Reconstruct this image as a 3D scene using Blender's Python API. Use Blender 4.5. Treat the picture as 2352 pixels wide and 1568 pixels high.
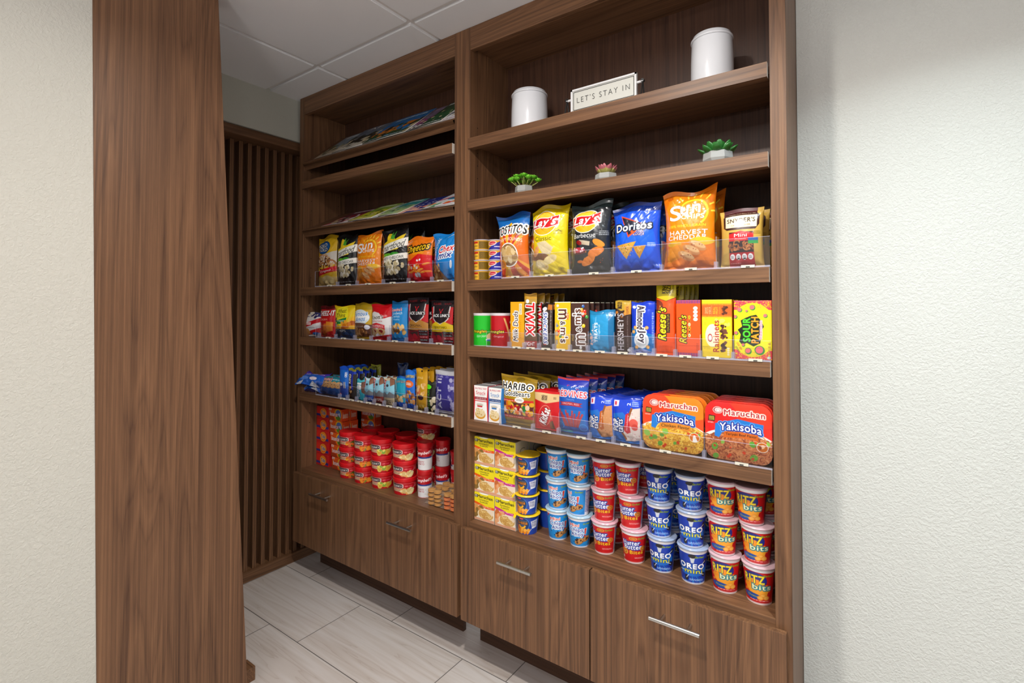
import bpy, math, random
import numpy as np
from mathutils import Vector, Matrix, Euler

for o in list(bpy.data.objects): bpy.data.objects.remove(o, do_unlink=True)
sc = bpy.context.scene
COL = sc.collection
PI = math.pi

# ------------------------------------------------------------------ camera
YAW, PITCH = math.radians(35.3507), math.radians(1.244)
CAM = np.array([1.8645, -1.499, 1.362]); FPX, CX, CY = 1154.86, 1176.0, 685.6
cd = bpy.data.cameras.new('camera'); cam = bpy.data.objects.new('camera', cd); COL.objects.link(cam)
cam.location = CAM; cam.rotation_euler = (PI/2+PITCH, 0, YAW)
cd.sensor_width = 36; cd.lens = FPX/2352*36; cd.shift_y = -(784-CY)/2352; cd.clip_start = .05
sc.camera = cam
# ------------------------------------------------------------------ world, lights, exposure
sc.view_settings.view_transform = 'Standard'; sc.view_settings.look = 'None'
sc.view_settings.gamma = 1; sc.view_settings.use_curve_mapping = False
sc.view_settings.exposure = 0.0
w = bpy.data.worlds.new('lobby'); sc.world = w; w.use_nodes = True
w.node_tree.nodes['Background'].inputs[0].default_value = (1.0, .98, .96, 1)
w.node_tree.nodes['Background'].inputs[1].default_value = .52
UPFILL = (1.75, -2.45, 1.86)      # bowl uplight added behind the camera, unseen, to brighten the ceiling
def area(name, loc, target, size, power, col, shape='DISK', spread=180):
    l = bpy.data.lights.new(name, 'AREA'); l.shape = shape; l.size = size; l.energy = power; l.color = col
    l.spread = math.radians(spread)
    o = bpy.data.objects.new(name, l); COL.objects.link(o); o.location = loc
    d = Vector(target)-Vector(loc); o.rotation_euler = d.to_track_quat('-Z', 'Y').to_euler()
    return o
LIGHTS = [  # recessed ceiling downlights: (x, y), watts, colour, aim
    ((1.25, -1.02), 46, (1, .95, .88), (1.20, -.80, 0), 155),
    ((2.10, -.60), 17, (.86, .98, 1.0), (2.10, -.58, 0), 125),
    ((3.2, -2.6), 12, (1, .96, .92), (2.4, -1.5, 0), 170),  # added fill lamp out of view, right side of the lobby
    ((1.2, -3.0), 12, (1, .96, .92), (.9, -1.8, 0), 170),  # added fill lamp out of view, left side of the lobby
]
for i, ((x, y), pw, c, tg, sp) in enumerate(LIGHTS):
    area('downlight_lamp', (x, y, 2.462), tg, .13, pw, c, spread=sp)

area('upfill_lamp', (UPFILL[0], UPFILL[1], UPFILL[2]+.03), (UPFILL[0]-.25, UPFILL[1]+.5, 4), .30, 46, (1, .97, .95))  # added upward fill lamp, lifts the ceiling brightness
# ------------------------------------------------------------------ pixel -> point on a plane of the room
def at(px, py, ax, val):
    th, ph = YAW, PITCH
    f = np.array([-math.sin(th)*math.cos(ph), math.cos(th)*math.cos(ph), math.sin(ph)])
    r = np.array([math.cos(th), math.sin(th), 0]); u = np.cross(r, f)
    d = f+r*(px-CX)/FPX-u*(py-CY)/FPX
    return CAM+(val-CAM[ax])/d[ax]*d

# ------------------------------------------------------------------ materials
MT = {}
def srgb(h):
    if isinstance(h, str):
        h = h.lstrip('#'); h = [int(h[i:i+2], 16)/255 for i in (0, 2, 4)]
    return h
def lin(h): return [c/12.92 if c <= .04045 else ((c+.055)/1.055)**2.4 for c in srgb(h)]
def mat(name, col='808080', rough=.5, metal=0, spec=.5, coat=0, trans=0, alpha=1, emit=None, attr=False):
    if name in MT: return MT[name]
    m = bpy.data.materials.new(name); m.use_nodes = True; MT[name] = m
    b = m.node_tree.nodes['Principled BSDF']
    b.inputs['Base Color'].default_value = (*lin(col), 1)
    b.inputs['Roughness'].default_value = rough; b.inputs['Metallic'].default_value = metal
    b.inputs['Specular IOR Level'].default_value = spec; b.inputs['Coat Weight'].default_value = coat
    b.inputs['Coat Roughness'].default_value = .12
    b.inputs['Transmission Weight'].default_value = trans
    if emit: b.inputs['Emission Color'].default_value = (*lin(emit[0]), 1); b.inputs['Emission Strength'].default_value = emit[1]
    if attr:
        a = m.node_tree.nodes.new('ShaderNodeAttribute'); a.attribute_name = 'Col'
        m.node_tree.links.new(a.outputs['Color'], b.inputs['Base Color'])
    return m
def N(nt, t, **k):
    n = nt.nodes.new(t)
    for a, v in k.items(): setattr(n, a, v)
    return n
def wood(name, axis, dark='40291b', mid='6b4b34', light='8c6445', rough=.42):
    """walnut laminate, grain along the given axis (0 x, 2 z)"""
    if name in MT: return MT[name]
    m = bpy.data.materials.new(name); m.use_nodes = True; MT[name] = m; nt = m.node_tree; L = nt.links.new
    b = nt.nodes['Principled BSDF']; b.inputs['Roughness'].default_value = rough; b.inputs['Specular IOR Level'].default_value = .35
    tc = N(nt, 'ShaderNodeTexCoord')
    def noise(across, along, detail, dist=0, rough=.6, off=0):
        mp = N(nt, 'ShaderNodeMapping'); s = [across]*3; s[axis] = along; mp.inputs['Scale'].default_value = s
        mp.inputs['Location'].default_value = (off, off*.7, off*.3)
        L(tc.outputs['Object'], mp.inputs['Vector']); n = N(nt, 'ShaderNodeTexNoise')
        n.inputs['Scale'].default_value = 1; n.inputs['Detail'].default_value = detail; n.inputs['Distortion'].default_value = dist
        n.inputs['Roughness'].default_value = rough
        L(mp.outputs[0], n.inputs['Vector']); return n.outputs['Fac']
    broad = noise(7, .45, 1.5, .25, .45); fine = noise(55, .8, 2, .1, .55, 3); streak = noise(190, .7, 1, 0, .5, 5); grain = noise(700, 14, 1, 0, .6, 7)
    # contour lines of the broad noise give the cathedral figure
    mu = N(nt, 'ShaderNodeMath', operation='MULTIPLY'); L(broad, mu.inputs[0]); mu.inputs[1].default_value = 17
    ad = N(nt, 'ShaderNodeMath', operation='MULTIPLY_ADD'); L(fine, ad.inputs[0]); ad.inputs[1].default_value = 1.1; L(mu.outputs[0], ad.inputs[2])
    fr = N(nt, 'ShaderNodeMath', operation='FRACT'); L(ad.outputs[0], fr.inputs[0])
    r = N(nt, 'ShaderNodeValToRGB'); L(fr.outputs[0], r.inputs[0])
    e = r.color_ramp.elements; e[0].position = 0; e[0].color = (*lin(dark), 1); e[1].position = 1; e[1].color = (*lin(dark), 1)
    for p, c in ((.10, mid), (.35, light), (.65, mid), (.9, mid)):
        q = e.new(p); q.color = (*lin(c), 1)
    def ramp(src, a, b_):
        r2 = N(nt, 'ShaderNodeValToRGB'); L(src, r2.inputs[0]); e = r2.color_ramp.elements
        e[0].position = a; e[0].color = (*lin(dark), 1); e[1].position = b_; e[1].color = (*lin(light), 1); q = e.new((a+b_)/2); q.color = (*lin(mid), 1); return r2.outputs[0]
    def mixc(f, a, b_):
        mx = N(nt, 'ShaderNodeMix', data_type='RGBA'); mx.inputs[0].default_value = f; L(a, mx.inputs[6]); L(b_, mx.inputs[7]); return mx.outputs[2]
    c1 = mixc(.45, r.outputs[0], ramp(fine, .28, .72)); c2 = mixc(.42, c1, ramp(streak, .25, .75))
    r3 = N(nt, 'ShaderNodeMapRange'); L(grain, r3.inputs[0]); r3.inputs[1].default_value = .3; r3.inputs[2].default_value = .7
    r3.inputs[3].default_value = .90; r3.inputs[4].default_value = 1.08
    vm = N(nt, 'ShaderNodeVectorMath', operation='SCALE'); L(c2, vm.inputs[0]); L(r3.outputs[0], vm.inputs['Scale'])
    L(vm.outputs[0], b.inputs['Base Color'])
    bp = N(nt, 'ShaderNodeBump'); bp.inputs['Strength'].default_value = .12; bp.inputs['Distance'].default_value = .001
    L(grain, bp.inputs['Height']); L(bp.outputs[0], b.inputs['Normal'])
    return m
def plaster(name, col, scale=70, strength=.5, stretch=(1, 1, 1), dist=.004):
    m = bpy.data.materials.new(name); m.use_nodes = True; MT[name] = m; nt = m.node_tree; L = nt.links.new
    b = nt.nodes['Principled BSDF']; b.inputs['Base Color'].default_value = (*lin(col), 1); b.inputs['Roughness'].default_value = .7
    tc = N(nt, 'ShaderNodeTexCoord'); mp = N(nt, 'ShaderNodeMapping'); mp.inputs['Scale'].default_value = stretch
    L(tc.outputs['Object'], mp.inputs[0])
    n = N(nt, 'ShaderNodeTexNoise'); n.inputs['Scale'].default_value = scale; n.inputs['Detail'].default_value = 4; n.inputs['Distortion'].default_value = .6
    L(mp.outputs[0], n.inputs['Vector'])
    r = N(nt, 'ShaderNodeMapRange'); L(n.outputs['Fac'], r.inputs[0]); r.inputs[1].default_value = .4; r.inputs[2].default_value = .62
    bp = N(nt, 'ShaderNodeBump'); bp.inputs['Strength'].default_value = strength; bp.inputs['Distance'].default_value = dist
    L(r.outputs[0], bp.inputs['Height']); L(bp.outputs[0], b.inputs['Normal'])
    return m
WV = wood('walnut_vertical', 2); WH = wood('walnut_horizontal', 0)
WY = wood('walnut_depth', 1)
POUCH = mat('printed_film', rough=.24, spec=.6, coat=.25, attr=True)
CARD = mat('printed_card', rough=.42, spec=.45, coat=.1, attr=True)
PLAS = mat('printed_plastic', rough=.33, spec=.5, attr=True)
PAPER = mat('printed_paper', rough=.3, spec=.5, attr=True)
STEEL = mat('brushed_steel', 'c9c7c3', .28, 1)
PALE = mat('raw_board_edge', 'cfc6bc', .6)
BLACK = mat('black_metal', '151312', .45)
WHITE = mat('white_plastic', 'e9e8ea', .35)
def acrylic():
    m = bpy.data.materials.new('clear_acrylic'); m.use_nodes = True; nt = m.node_tree; L = nt.links.new
    nt.nodes.remove(nt.nodes['Principled BSDF']); out = nt.nodes['Material Output']
    t = N(nt, 'ShaderNodeBsdfTransparent'); t.inputs[0].default_value = (.95, .95, .965, 1)
    g = N(nt, 'ShaderNodeBsdfGlossy'); g.inputs['Roughness'].default_value = .05
    lw = N(nt, 'ShaderNodeLayerWeight'); lw.inputs[0].default_value = .5     # pane seen ever more glossy towards grazing angles
    pw = N(nt, 'ShaderNodeMath', operation='POWER'); L(lw.outputs['Facing'], pw.inputs[0]); pw.inputs[1].default_value = 4
    fr = N(nt, 'ShaderNodeMapRange'); L(pw.outputs[0], fr.inputs[0]); fr.inputs[3].default_value = .075; fr.inputs[4].default_value = .6
    mx = N(nt, 'ShaderNodeMixShader'); L(fr.outputs[0], mx.inputs[0]); L(t.outputs[0], mx.inputs[1]); L(g.outputs[0], mx.inputs[2])
    L(mx.outputs[0], out.inputs[0]); return m
ACR = acrylic()
ACE = bpy.data.materials.new('acrylic_edge'); ACE.use_nodes = True
def _ace():
    nt = ACE.node_tree; L = nt.links.new; b = nt.nodes['Principled BSDF']; out = nt.nodes['Material Output']
    b.inputs['Base Color'].default_value = (*lin('d2d0e2'), 1); b.inputs['Roughness'].default_value = .2
    t = N(nt, 'ShaderNodeBsdfTransparent'); mx = N(nt, 'ShaderNodeMixShader'); mx.inputs[0].default_value = .34
    L(t.outputs[0], mx.inputs[1]); L(b.outputs[0], mx.inputs[2]); L(mx.outputs[0], out.inputs[0])
_ace()

# ------------------------------------------------------------------ mesh helpers
def link(o, parent=None):
    COL.objects.link(o)
    if parent is not None: o.parent = parent
    return o
def tag(o, label=None, cat=None, group=None, kind=None):
    if label: o['label'] = label
    if cat: o['category'] = cat
    if group: o['group'] = group
    if kind: o['kind'] = kind
    return o
def empty(name, label, cat, loc=(0, 0, 0), rz=0, group=None):
    o = bpy.data.objects.new(name, None); o.empty_display_size = .02; COL.objects.link(o)
    o.location = loc; o.rotation_euler = (0, 0, rz); return tag(o, label, cat, group)
def dup(root, loc=None, rz=None, label=None, group=None, parent=None):
    c = root.copy(); COL.objects.link(c)
    if parent is not None: c.parent = parent
    if loc is not None: c.location = loc
    if rz is not None: c.rotation_euler = (0, 0, rz)
    if label: c['label'] = label
    if group: c['group'] = group
    elif parent is None and 'group' in c.keys() and label: pass
    for ch in list(root.children): dup(ch, parent=c)
    return c
class MB:
    def __init__(s): s.v = []; s.f = []; s.m = []
    def add(s, vs, fs, mi=0):
        b = len(s.v); s.v += [tuple(x) for x in vs]; s.f += [tuple(b+i for i in f) for f in fs]; s.m += [mi]*len(fs)
    def box(s, x0, x1, y0, y1, z0, z1, mi=0, faces=None):
        vs = [(x, y, z) for z in (z0, z1) for y in (y0, y1) for x in (x0, x1)]
        fs = [(0, 2, 3, 1), (4, 5, 7, 6), (0, 1, 5, 4), (2, 6, 7, 3), (0, 4, 6, 2), (1, 3, 7, 5)]
        b = len(s.v); s.v += vs; s.f += [tuple(b+i for i in f) for f in fs]
        s.m += [mi]*6 if faces is None else [faces.get(k, mi) for k in range(6)]   # 5 = +x
    def tube(s, p, q, r, n=12, mi=0, r2=None):
        p, q = Vector(p), Vector(q); d = (q-p).normalized(); a = d.orthogonal().normalized(); c = d.cross(a); r2 = r if r2 is None else r2
        vs = [p+(a*math.cos(t)+c*math.sin(t))*r for t in [2*PI*i/n for i in range(n)]]+[q+(a*math.cos(t)+c*math.sin(t))*r2 for t in [2*PI*i/n for i in range(n)]]
        s.add(vs, [(i, (i+1) % n, n+(i+1) % n, n+i) for i in range(n)]+[tuple(range(n))[::-1], tuple(range(n, 2*n))], mi)
    def lathe(s, prof, n=48, mi=0, c=(0, 0, 0), sq=0, M=None):
        vs = []
        for r, z in prof:
            for i in range(n):
                t = 2*PI*i/n; v = Vector((c[0]+r*math.cos(t), c[1]+r*math.sin(t), c[2]+z)); vs.append(M @ v if M else v)
        k = len(prof); fs = [(j*n+i, j*n+(i+1) % n, (j+1)*n+(i+1) % n, (j+1)*n+i) for j in range(k-1) for i in range(n)]
        if prof[0][0] > 1e-6: fs.append(tuple(range(n))[::-1])
        if prof[-1][0] > 1e-6: fs.append(tuple(range((k-1)*n, k*n)))
        s.add(vs, fs, mi)
    def build(s, name, mats, parent=None, smooth=False, bevel=0, auto=None):
        me = bpy.data.meshes.new(name); me.from_pydata(s.v, [], s.f)
        for m in (mats if isinstance(mats, (list, tuple)) else [mats]): me.materials.append(m)
        me.polygons.foreach_set('material_index', s.m)
        if smooth: me.polygons.foreach_set('use_smooth', [True]*len(s.f))
        me.update(); o = bpy.data.objects.new(name, me); link(o, parent)
        if smooth and auto: 
            me.shade_smooth() if hasattr(me, 'shade_smooth') else None
            try: me.set_sharp_from_angle(angle=math.radians(auto))
            except Exception: pass
        if bevel:
            b = o.modifiers.new('bevel', 'BEVEL'); b.width = bevel; b.segments = 2; b.limit_method = 'ANGLE'
        return o
def box(name, x0, x1, y0, y1, z0, z1, m, parent=None, bevel=0):
    b = MB(); b.box(x0, x1, y0, y1, z0, z1); return b.build(name, m, parent, bevel=bevel)
def npmesh(name, V, F, m, col=None, smooth=True, parent=None, sharp=40):
    V = np.asarray(V, np.float32); F = np.asarray(F, np.int32)
    me = bpy.data.meshes.new(name); me.vertices.add(len(V)); me.vertices.foreach_set('co', V.ravel())
    me.loops.add(F.size); me.polygons.add(len(F)); me.loops.foreach_set('vertex_index', F.ravel())
    me.polygons.foreach_set('loop_start', np.arange(0, F.size, 4, dtype=np.int32))
    me.update(calc_edges=True); me.validate()
    if smooth: me.polygons.foreach_set('use_smooth', np.ones(len(me.polygons), bool))
    if col is not None:
        a = me.color_attributes.new('Col', 'FLOAT_COLOR', 'POINT')
        c = np.asarray(col, np.float32); l = np.where(c <= .04045, c/12.92, ((np.clip(c, 0, 1)+.055)/1.055)**2.4)
        a.data.foreach_set('color', np.concatenate([l, np.ones((len(l), 1), np.float32)], 1).astype(np.float32).ravel())
    me.materials.append(m)
    if smooth and sharp:
        try: me.set_sharp_from_angle(angle=math.radians(sharp))
        except Exception: pass
    o = bpy.data.objects.new(name, me); return link(o, parent)
def gridf(nv, nu, base=0, flip=False):
    i = np.arange((nv-1)*(nu-1)); r, c = i//(nu-1), i % (nu-1); a = r*nu+c+base
    return np.stack([a, a+nu, a+nu+1, a+1] if flip else [a, a+1, a+nu+1, a+nu], 1)

# ------------------------------------------------------------------ flat artwork, computed as colours for mesh vertices
_TX = {}
def text_edges(s, bold=0, sh=0):
    k = (s, bold, sh)
    if k in _TX: return _TX[k]
    cu = bpy.data.curves.new('t', 'FONT'); cu.body = s; cu.size = 1; cu.offset = 0; cu.shear = sh; cu.resolution_u = 4; cu.space_character = 1+max(0, bold-.01)*2.2
    cu.fill_mode = 'NONE'
    ob = bpy.data.objects.new('t', cu); me = bpy.data.meshes.new_from_object(ob)
    v = np.array([q.co[:2] for q in me.vertices]) if len(me.vertices) else np.zeros((0, 2))
    E = np.array([tuple(e.vertices) for e in me.edges], int).reshape(-1, 2)
    bpy.data.objects.remove(ob); bpy.data.curves.remove(cu); bpy.data.meshes.remove(me)
    if len(v):
        lo, hi = v.min(0), v.max(0); v = (v-lo)/np.maximum(hi-lo, 1e-6)
    _TX[k] = v[E] if len(E) else np.zeros((0, 2, 2)); return _TX[k]
class Art:
    def __init__(s, w, h, bg='ffffff', ppm=2400):
        s.w, s.h = w, h; s.W = max(8, int(w*ppm)); s.H = max(8, int(h*ppm)); s.im = np.empty((s.H, s.W, 3), np.float32); s.im[:] = srgb(bg); s.win = (0, 0, 1, 1)
    def _pt(s, p):
        p = np.asarray(p, float); x0, y0, x1, y1 = s.win
        return np.stack([(x0+p[..., 0]*(x1-x0))*s.W, (y0+p[..., 1]*(y1-y0))*s.H], -1)
    def _mask(s, E):   # even-odd fill of edges given in pixels
        D = np.zeros((s.H, s.W+1), np.int32)
        for (xa, ya), (xb, yb) in E:
            
            if ya > yb: xa, ya, xb, yb = xb, yb, xa, ya
            r0, r1 = max(0, math.ceil(ya-.5)), min(s.H, math.ceil(yb-.5))
            if r1 <= r0: continue
            rr = np.arange(r0, r1); xs = xa+(rr+.5-ya)*(xb-xa)/(yb-ya)
            D[rr, np.clip(np.ceil(xs-.5), 0, s.W).astype(int)] += 1
        return (np.cumsum(D, 1)[:, :s.W] & 1).astype(bool)
    def _put(s, m, c): s.im[m] = srgb(c); return s
    def p(s, pts, c):
        q = s._pt(pts); return s._put(s._mask(list(zip(q, np.roll(q, -1, 0)))), c)
    def r(s, x0, y0, x1, y1, c): return s.p([(x0, y0), (x1, y0), (x1, y1), (x0, y1)], c)
    def e(s, cx, cy, rx, ry, c, rot=0, n=36):
        # rx in widths, ry in heights; rot in physical space
        ax = (s.win[2]-s.win[0])*s.W; ay = (s.win[3]-s.win[1])*s.H
        a = np.linspace(0, 2*PI, n, endpoint=False); X = rx*ax*np.cos(a); Y = ry*ay*np.sin(a); t = math.radians(rot)
        return s.p(np.stack([cx+(X*math.cos(t)-Y*math.sin(t))/ax, cy+(X*math.sin(t)+Y*math.cos(t))/ay], 1), c)
    def t(s, txt, cx, cy, w, h, c, o=None, ow=.006, rot=0, b=.02, sh=0, bend=0, o2=None, ow2=.012, slant=0):
        E = text_edges(txt, 0 if b <= .02 else b, sh).copy()
        if not len(E): return s
        ax = (s.win[2]-s.win[0])*s.W; ay = (s.win[3]-s.win[1])*s.H
        X = E[..., 0]-.5; Y = E[..., 1]-.5+bend*(1-4*X*X)-bend*.5+slant*X
        if abs(rot) > 45: PX, PY = X*w*ay, Y*h*ax
        else: PX, PY = X*w*ax, Y*h*ay
        t = math.radians(rot); q = np.stack([cx*ax+s.win[0]*s.W+PX*math.cos(t)-PY*math.sin(t), cy*ay+s.win[1]*s.H+PX*math.sin(t)+PY*math.cos(t)], -1)
        m = s._mask(q)
        hp = h*(ax if abs(rot) > 45 else ay)
        if b > .02: m = s._dil(m, int(round((b-.012)*hp*.75)))
        for oc, w_ in ((o2, ow2), (o, ow)):
            if oc: s._put(s._dil(m, max(1, round(w_*ax))), oc)
        return s._put(m, c)
    def _dil(s, m, n):
        for k in range(n):
            z = m.copy(); z[1:] |= m[:-1]; z[:-1] |= m[1:]; z[:, 1:] |= m[:, :-1]; z[:, :-1] |= m[:, 1:]
            if k % 2: z[1:, 1:] |= m[:-1, :-1]; z[:-1, :-1] |= m[1:, 1:]; z[1:, :-1] |= m[:-1, 1:]; z[:-1, 1:] |= m[1:, :-1]
            m = z
        return m
    def line(s, pts, wd, c):
        q = s._pt(pts); w_ = wd*(s.win[2]-s.win[0])*s.W/2
        for a, b in zip(q[:-1], q[1:]):
            d = b-a; L = np.hypot(*d)+1e-9; n = np.array([-d[1], d[0]])/L*w_; e = d/L*w_*.5
            k = [a-e+n, b+e+n, b+e-n, a-e-n]; s._put(s._mask(list(zip(k, k[1:]+k[:1]))), c)
        return s
    def ring(s, cx, cy, rx, ry, wd, c, a0=0, a1=360, n=40):
        a = np.radians(np.linspace(a0, a1, n)); return s.line(np.stack([cx+rx*np.cos(a), cy+ry*np.sin(a)], 1), wd, c)
    def blobs(s, x0, y0, x1, y1, n, size, cols, seed=1, asp=1.4):
        R = random.Random(seed); ar = (s.win[2]-s.win[0])*s.W/((s.win[3]-s.win[1])*s.H)
        for i in range(n):
            k = size*R.uniform(.6, 1.25); s.e(R.uniform(x0, x1), R.uniform(y0, y1), k, k*ar/asp, R.choice(cols), R.uniform(0, 180), 12)
        return s
    def noodles(s, x0, y0, x1, y1, n, size, cols, wd=.01, seed=1):
        R = random.Random(seed); ar = (s.win[2]-s.win[0])*s.W/((s.win[3]-s.win[1])*s.H)
        for i in range(n):
            a = R.uniform(0, 360); k = size*R.uniform(.5, 1.3); s.ring(R.uniform(x0, x1), R.uniform(y0, y1), k, k*ar*R.uniform(.5, 1), wd, R.choice(cols), a, a+R.uniform(120, 260), 9)
        return s
    def lines(s, x0, y0, x1, y1, n, c, seed=2, fill=.5):      # rows of fine print
        R = random.Random(seed); dy = (y1-y0)/n
        for i in range(n):
            x = x0; y = y1-(i+.5)*dy
            while x < x1-.01:
                k = min(R.uniform(.02, .12)*(x1-x0)*2, x1-x); s.r(x, y-dy*fill/2, x+k, y+dy*fill/2, c); x += k+.03*(x1-x0)
        return s
    def star(s, cx, cy, r, c, n=5, k=.45, rot=90):
        ar = (s.win[2]-s.win[0])*s.W/((s.win[3]-s.win[1])*s.H)
        return s.p([(cx+(r if i % 2 == 0 else r*k)*math.cos(math.radians(rot)+PI*i/n), cy+(r if i % 2 == 0 else r*k)*ar*math.sin(math.radians(rot)+PI*i/n)) for i in range(2*n)], c)
    def img(s):
        if not hasattr(s, '_b'):
            b = s.im; P_ = np.pad(b, ((1, 1), (1, 1), (0, 0)), 'edge')
            b = (P_[:-2]+P_[1:-1]*1.4+P_[2:])/3.4; s._b = (b[:, :-2]+b[:, 1:-1]*1.4+b[:, 2:])/3.4
        return s._b
    def sample(s, U, V):
        b = s.img(); x = np.clip(np.asarray(U)*s.W-.5, 0, s.W-1); y = np.clip(np.asarray(V)*s.H-.5, 0, s.H-1)
        x0 = np.floor(x).astype(int); y0 = np.floor(y).astype(int); x1 = np.minimum(x0+1, s.W-1); y1 = np.minimum(y0+1, s.H-1)
        fx = (x-x0)[..., None]; fy = (y-y0)[..., None]
        return (b[y0, x0]*(1-fx)+b[y0, x1]*fx)*(1-fy)+(b[y1, x0]*(1-fx)+b[y1, x1]*fx)*fy
STEP = .00105
# ------------------------------------------------------------------ package shapes (origin at the middle of the base, front towards -y)
def bag(name, art, d, label, cat, loc, rz=0, group=None, seed=0, back='808080', step=STEP, crimp=.05, pinch=.07, tip=0, lean=0, wr=1.0, sealname='top_seal', mat_=None, flare=0, bulge=.55):
    w_, h = art.w, art.h; R = np.random.RandomState(seed); nu = max(12, int(w_/step)); nv = max(12, int(h/step)); root = empty(name, label, cat, loc, rz, group)
    dirs = [(R.uniform(-1, 1), R.uniform(.2, 1)*R.choice([-1, 1]), R.uniform(0, 6.28), R.uniform(40, 130)) for _ in range(7)]
    def surf(u, v, side):
        t = np.clip((v-crimp)/(1-2*crimp), 0, 1); t = np.sin(PI*t)**bulge; a = np.abs(2*u-1)
        edge = (1-a**2.6)**.7
        y = d/2*t*edge
        x = (u-.5)*w_*(1-pinch*np.sin(PI*v)**.8*1.0+flare*(v-.5))
        wv = np.zeros_like(u)
        for kx, kz, ph, fr in dirs: wv = wv+np.abs(np.sin(fr*(kx*x+kz*v*h)+ph))**.7
        wv = (wv/len(dirs)-.62)
        near = .22+.9*np.exp(-(v/.13))+.9*np.exp(-((1-v)/.14))+.4*a**4
        y = y+wr*.010*wv*near*edge*(t > .02)+wr*.0022*np.sin(u*23+seed)*np.exp(-((v-.06)/.05)**2)
        cr = (v < crimp) | (v > 1-crimp)
        y = np.where(cr, .0012+.0006*np.sin(v*h*2200)*0, y+.0012)
        z = v*h+tip*(u-.5)*np.clip((v-.7)/.3, 0, 1)+.004*wr*np.sin(u*7+seed)*np.clip((v-.8)/.2, 0, 1)
        wob = .004*wr*np.sin(u*6+seed*1.7)*(np.clip((v-.85)/.15, 0, 1)+np.clip((.12-v)/.12, 0, 1))
        Y = (-y if side < 0 else y)+wob+lean*v*h
        return np.stack([x, Y, z], -1).reshape(-1, 3)
    def piece(pn, v0, v1, n):
        u, v = np.meshgrid(np.linspace(0, 1, nu), np.linspace(v0, v1, n)); V1 = surf(u, v, -1); C1 = art.sample(u, v).reshape(-1, 3); F1 = gridf(n, nu)
        nu2, n2 = max(6, nu//4), max(3, n//4); u2, v2 = np.meshgrid(np.linspace(0, 1, nu2), np.linspace(v0, v1, n2)); V2 = surf(u2, v2, 1); C2 = np.tile(np.array(srgb(back)), (len(V2), 1))
        return npmesh(pn, np.vstack([V1, V2]), np.vstack([F1, gridf(n2, nu2, len(V1), True)]), mat_ or POUCH, np.vstack([C1, C2]), parent=root, sharp=None)
    vs = 1-crimp
    piece('pouch', 0, vs, max(8, int(nv*vs)))
    if sealname: piece(sealname, vs, 1, max(3, nv-int(nv*vs)))
    return root
def carton(name, art, d, label, cat, loc, rz=0, group=None, side=None, topc='cccccc', sidecol='cccccc', step=STEP, parts=None, lean=0, as_mesh=True):
    w_, h = art.w, art.h; nu = max(8, int(w_/step)); nv = max(8, int(h/step)); bv = .0012
    u, v = np.meshgrid(np.linspace(0, 1, nu), np.linspace(0, 1, nv))
    ed = ((u == 0) | (u == 1) | (v == 0) | (v == 1))
    V = np.stack([(u-.5)*w_, -d/2+np.where(ed, bv, 0), v*h], -1).reshape(-1, 3); C = art.sample(u, v).reshape(-1, 3); F = [gridf(nv, nu)]; VV = [V]; CC = [C]; n = len(V)
    def face(P, Q, R_, S, c):
        nonlocal n
        VV.append(np.array([P, Q, R_, S])); CC.append(np.tile(srgb(c), (4, 1))); F.append(np.array([[n, n+1, n+2, n+3]])); n += 4
    x, y0, y1 = w_/2, -d/2+bv, d/2
    face((-x, y0, h), (x, y0, h), (x, y1, h), (-x, y1, h), topc); face((-x, y1, 0), (x, y1, 0), (x, y0, 0), (-x, y0, 0), topc)
    face((x, y1, 0), (-x, y1, 0), (-x, y1, h), (x, y1, h), sidecol); face((-x, y1, 0), (-x, y0, 0), (-x, y0, h), (-x, y1, h), sidecol)
    if side is None: face((x, y0, 0), (x, y1, 0), (x, y1, h), (x, y0, h), sidecol)
    else:
        a, b = max(6, int(d/step)), nv; u2, v2 = np.meshgrid(np.linspace(0, 1, a), np.linspace(0, 1, b))
        VV.append(np.stack([x+0*u2, y0+u2*(y1-y0), v2*h], -1).reshape(-1, 3)); CC.append(side.sample(u2, v2).reshape(-1, 3)); F.append(gridf(b, a, n)); n += a*b
    V = np.vstack(VV)
    if lean: V[:, 1] += lean*V[:, 2]
    o = npmesh(name, V, np.vstack(F), CARD, np.vstack(CC), smooth=False); o.location = loc; o.rotation_euler = (0, 0, rz)
    return tag(o, label, cat, group)
def tub(bodyname, art, prof, parent, step=STEP, front=105, m=None, basecol='ffffff', v0=0, v1=1):
    """lathe body: prof rows (r, z, v or None); art wraps the whole turn with its middle facing -y"""
    f = math.radians(front); r = max(p[0] for p in prof); na = int(2*f*r/step)
    ang = np.concatenate([np.linspace(-f, f, na, endpoint=False), np.linspace(f, 2*PI-f, 28)])
    rows = []
    for (ra, za, va), (rb, zb, vb) in zip(prof[:-1], prof[1:]):
        L = math.hypot(rb-ra, zb-za); k = max(1, int(L/step)) if (va is not None and vb is not None) else 1
        for i in range(k): t = i/k; rows.append((ra+(rb-ra)*t, za+(zb-za)*t, va+(vb-va)*t if va is not None and vb is not None else None))
    rows.append(prof[-1]); V = []; C = []; U = np.mod(ang/(2*PI)+.5, 1)
    U[-1] = U[0]
    for rr, zz, vv in rows:
        V.append(np.stack([rr*np.sin(ang), -rr*np.cos(ang), zz+0*ang], 1))
        C.append(art.sample(U, U*0+vv) if vv is not None else np.tile(srgb(basecol), (len(ang), 1)))
    n = len(ang); return npmesh(bodyname, np.vstack(V), gridf(len(rows), n), m or PLAS, np.vstack(C), parent=parent, sharp=35)
def disc(name, prof, col, parent, n=56, m=None, rough=.35):
    b = MB(); b.lathe(prof, n); return b.build(name, m or mat('plain_'+col, col, rough), parent, smooth=True, auto=35)
# ================================================================== the room
ZC = 2.4725
def struct(o): o['kind'] = 'structure'; return o
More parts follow.
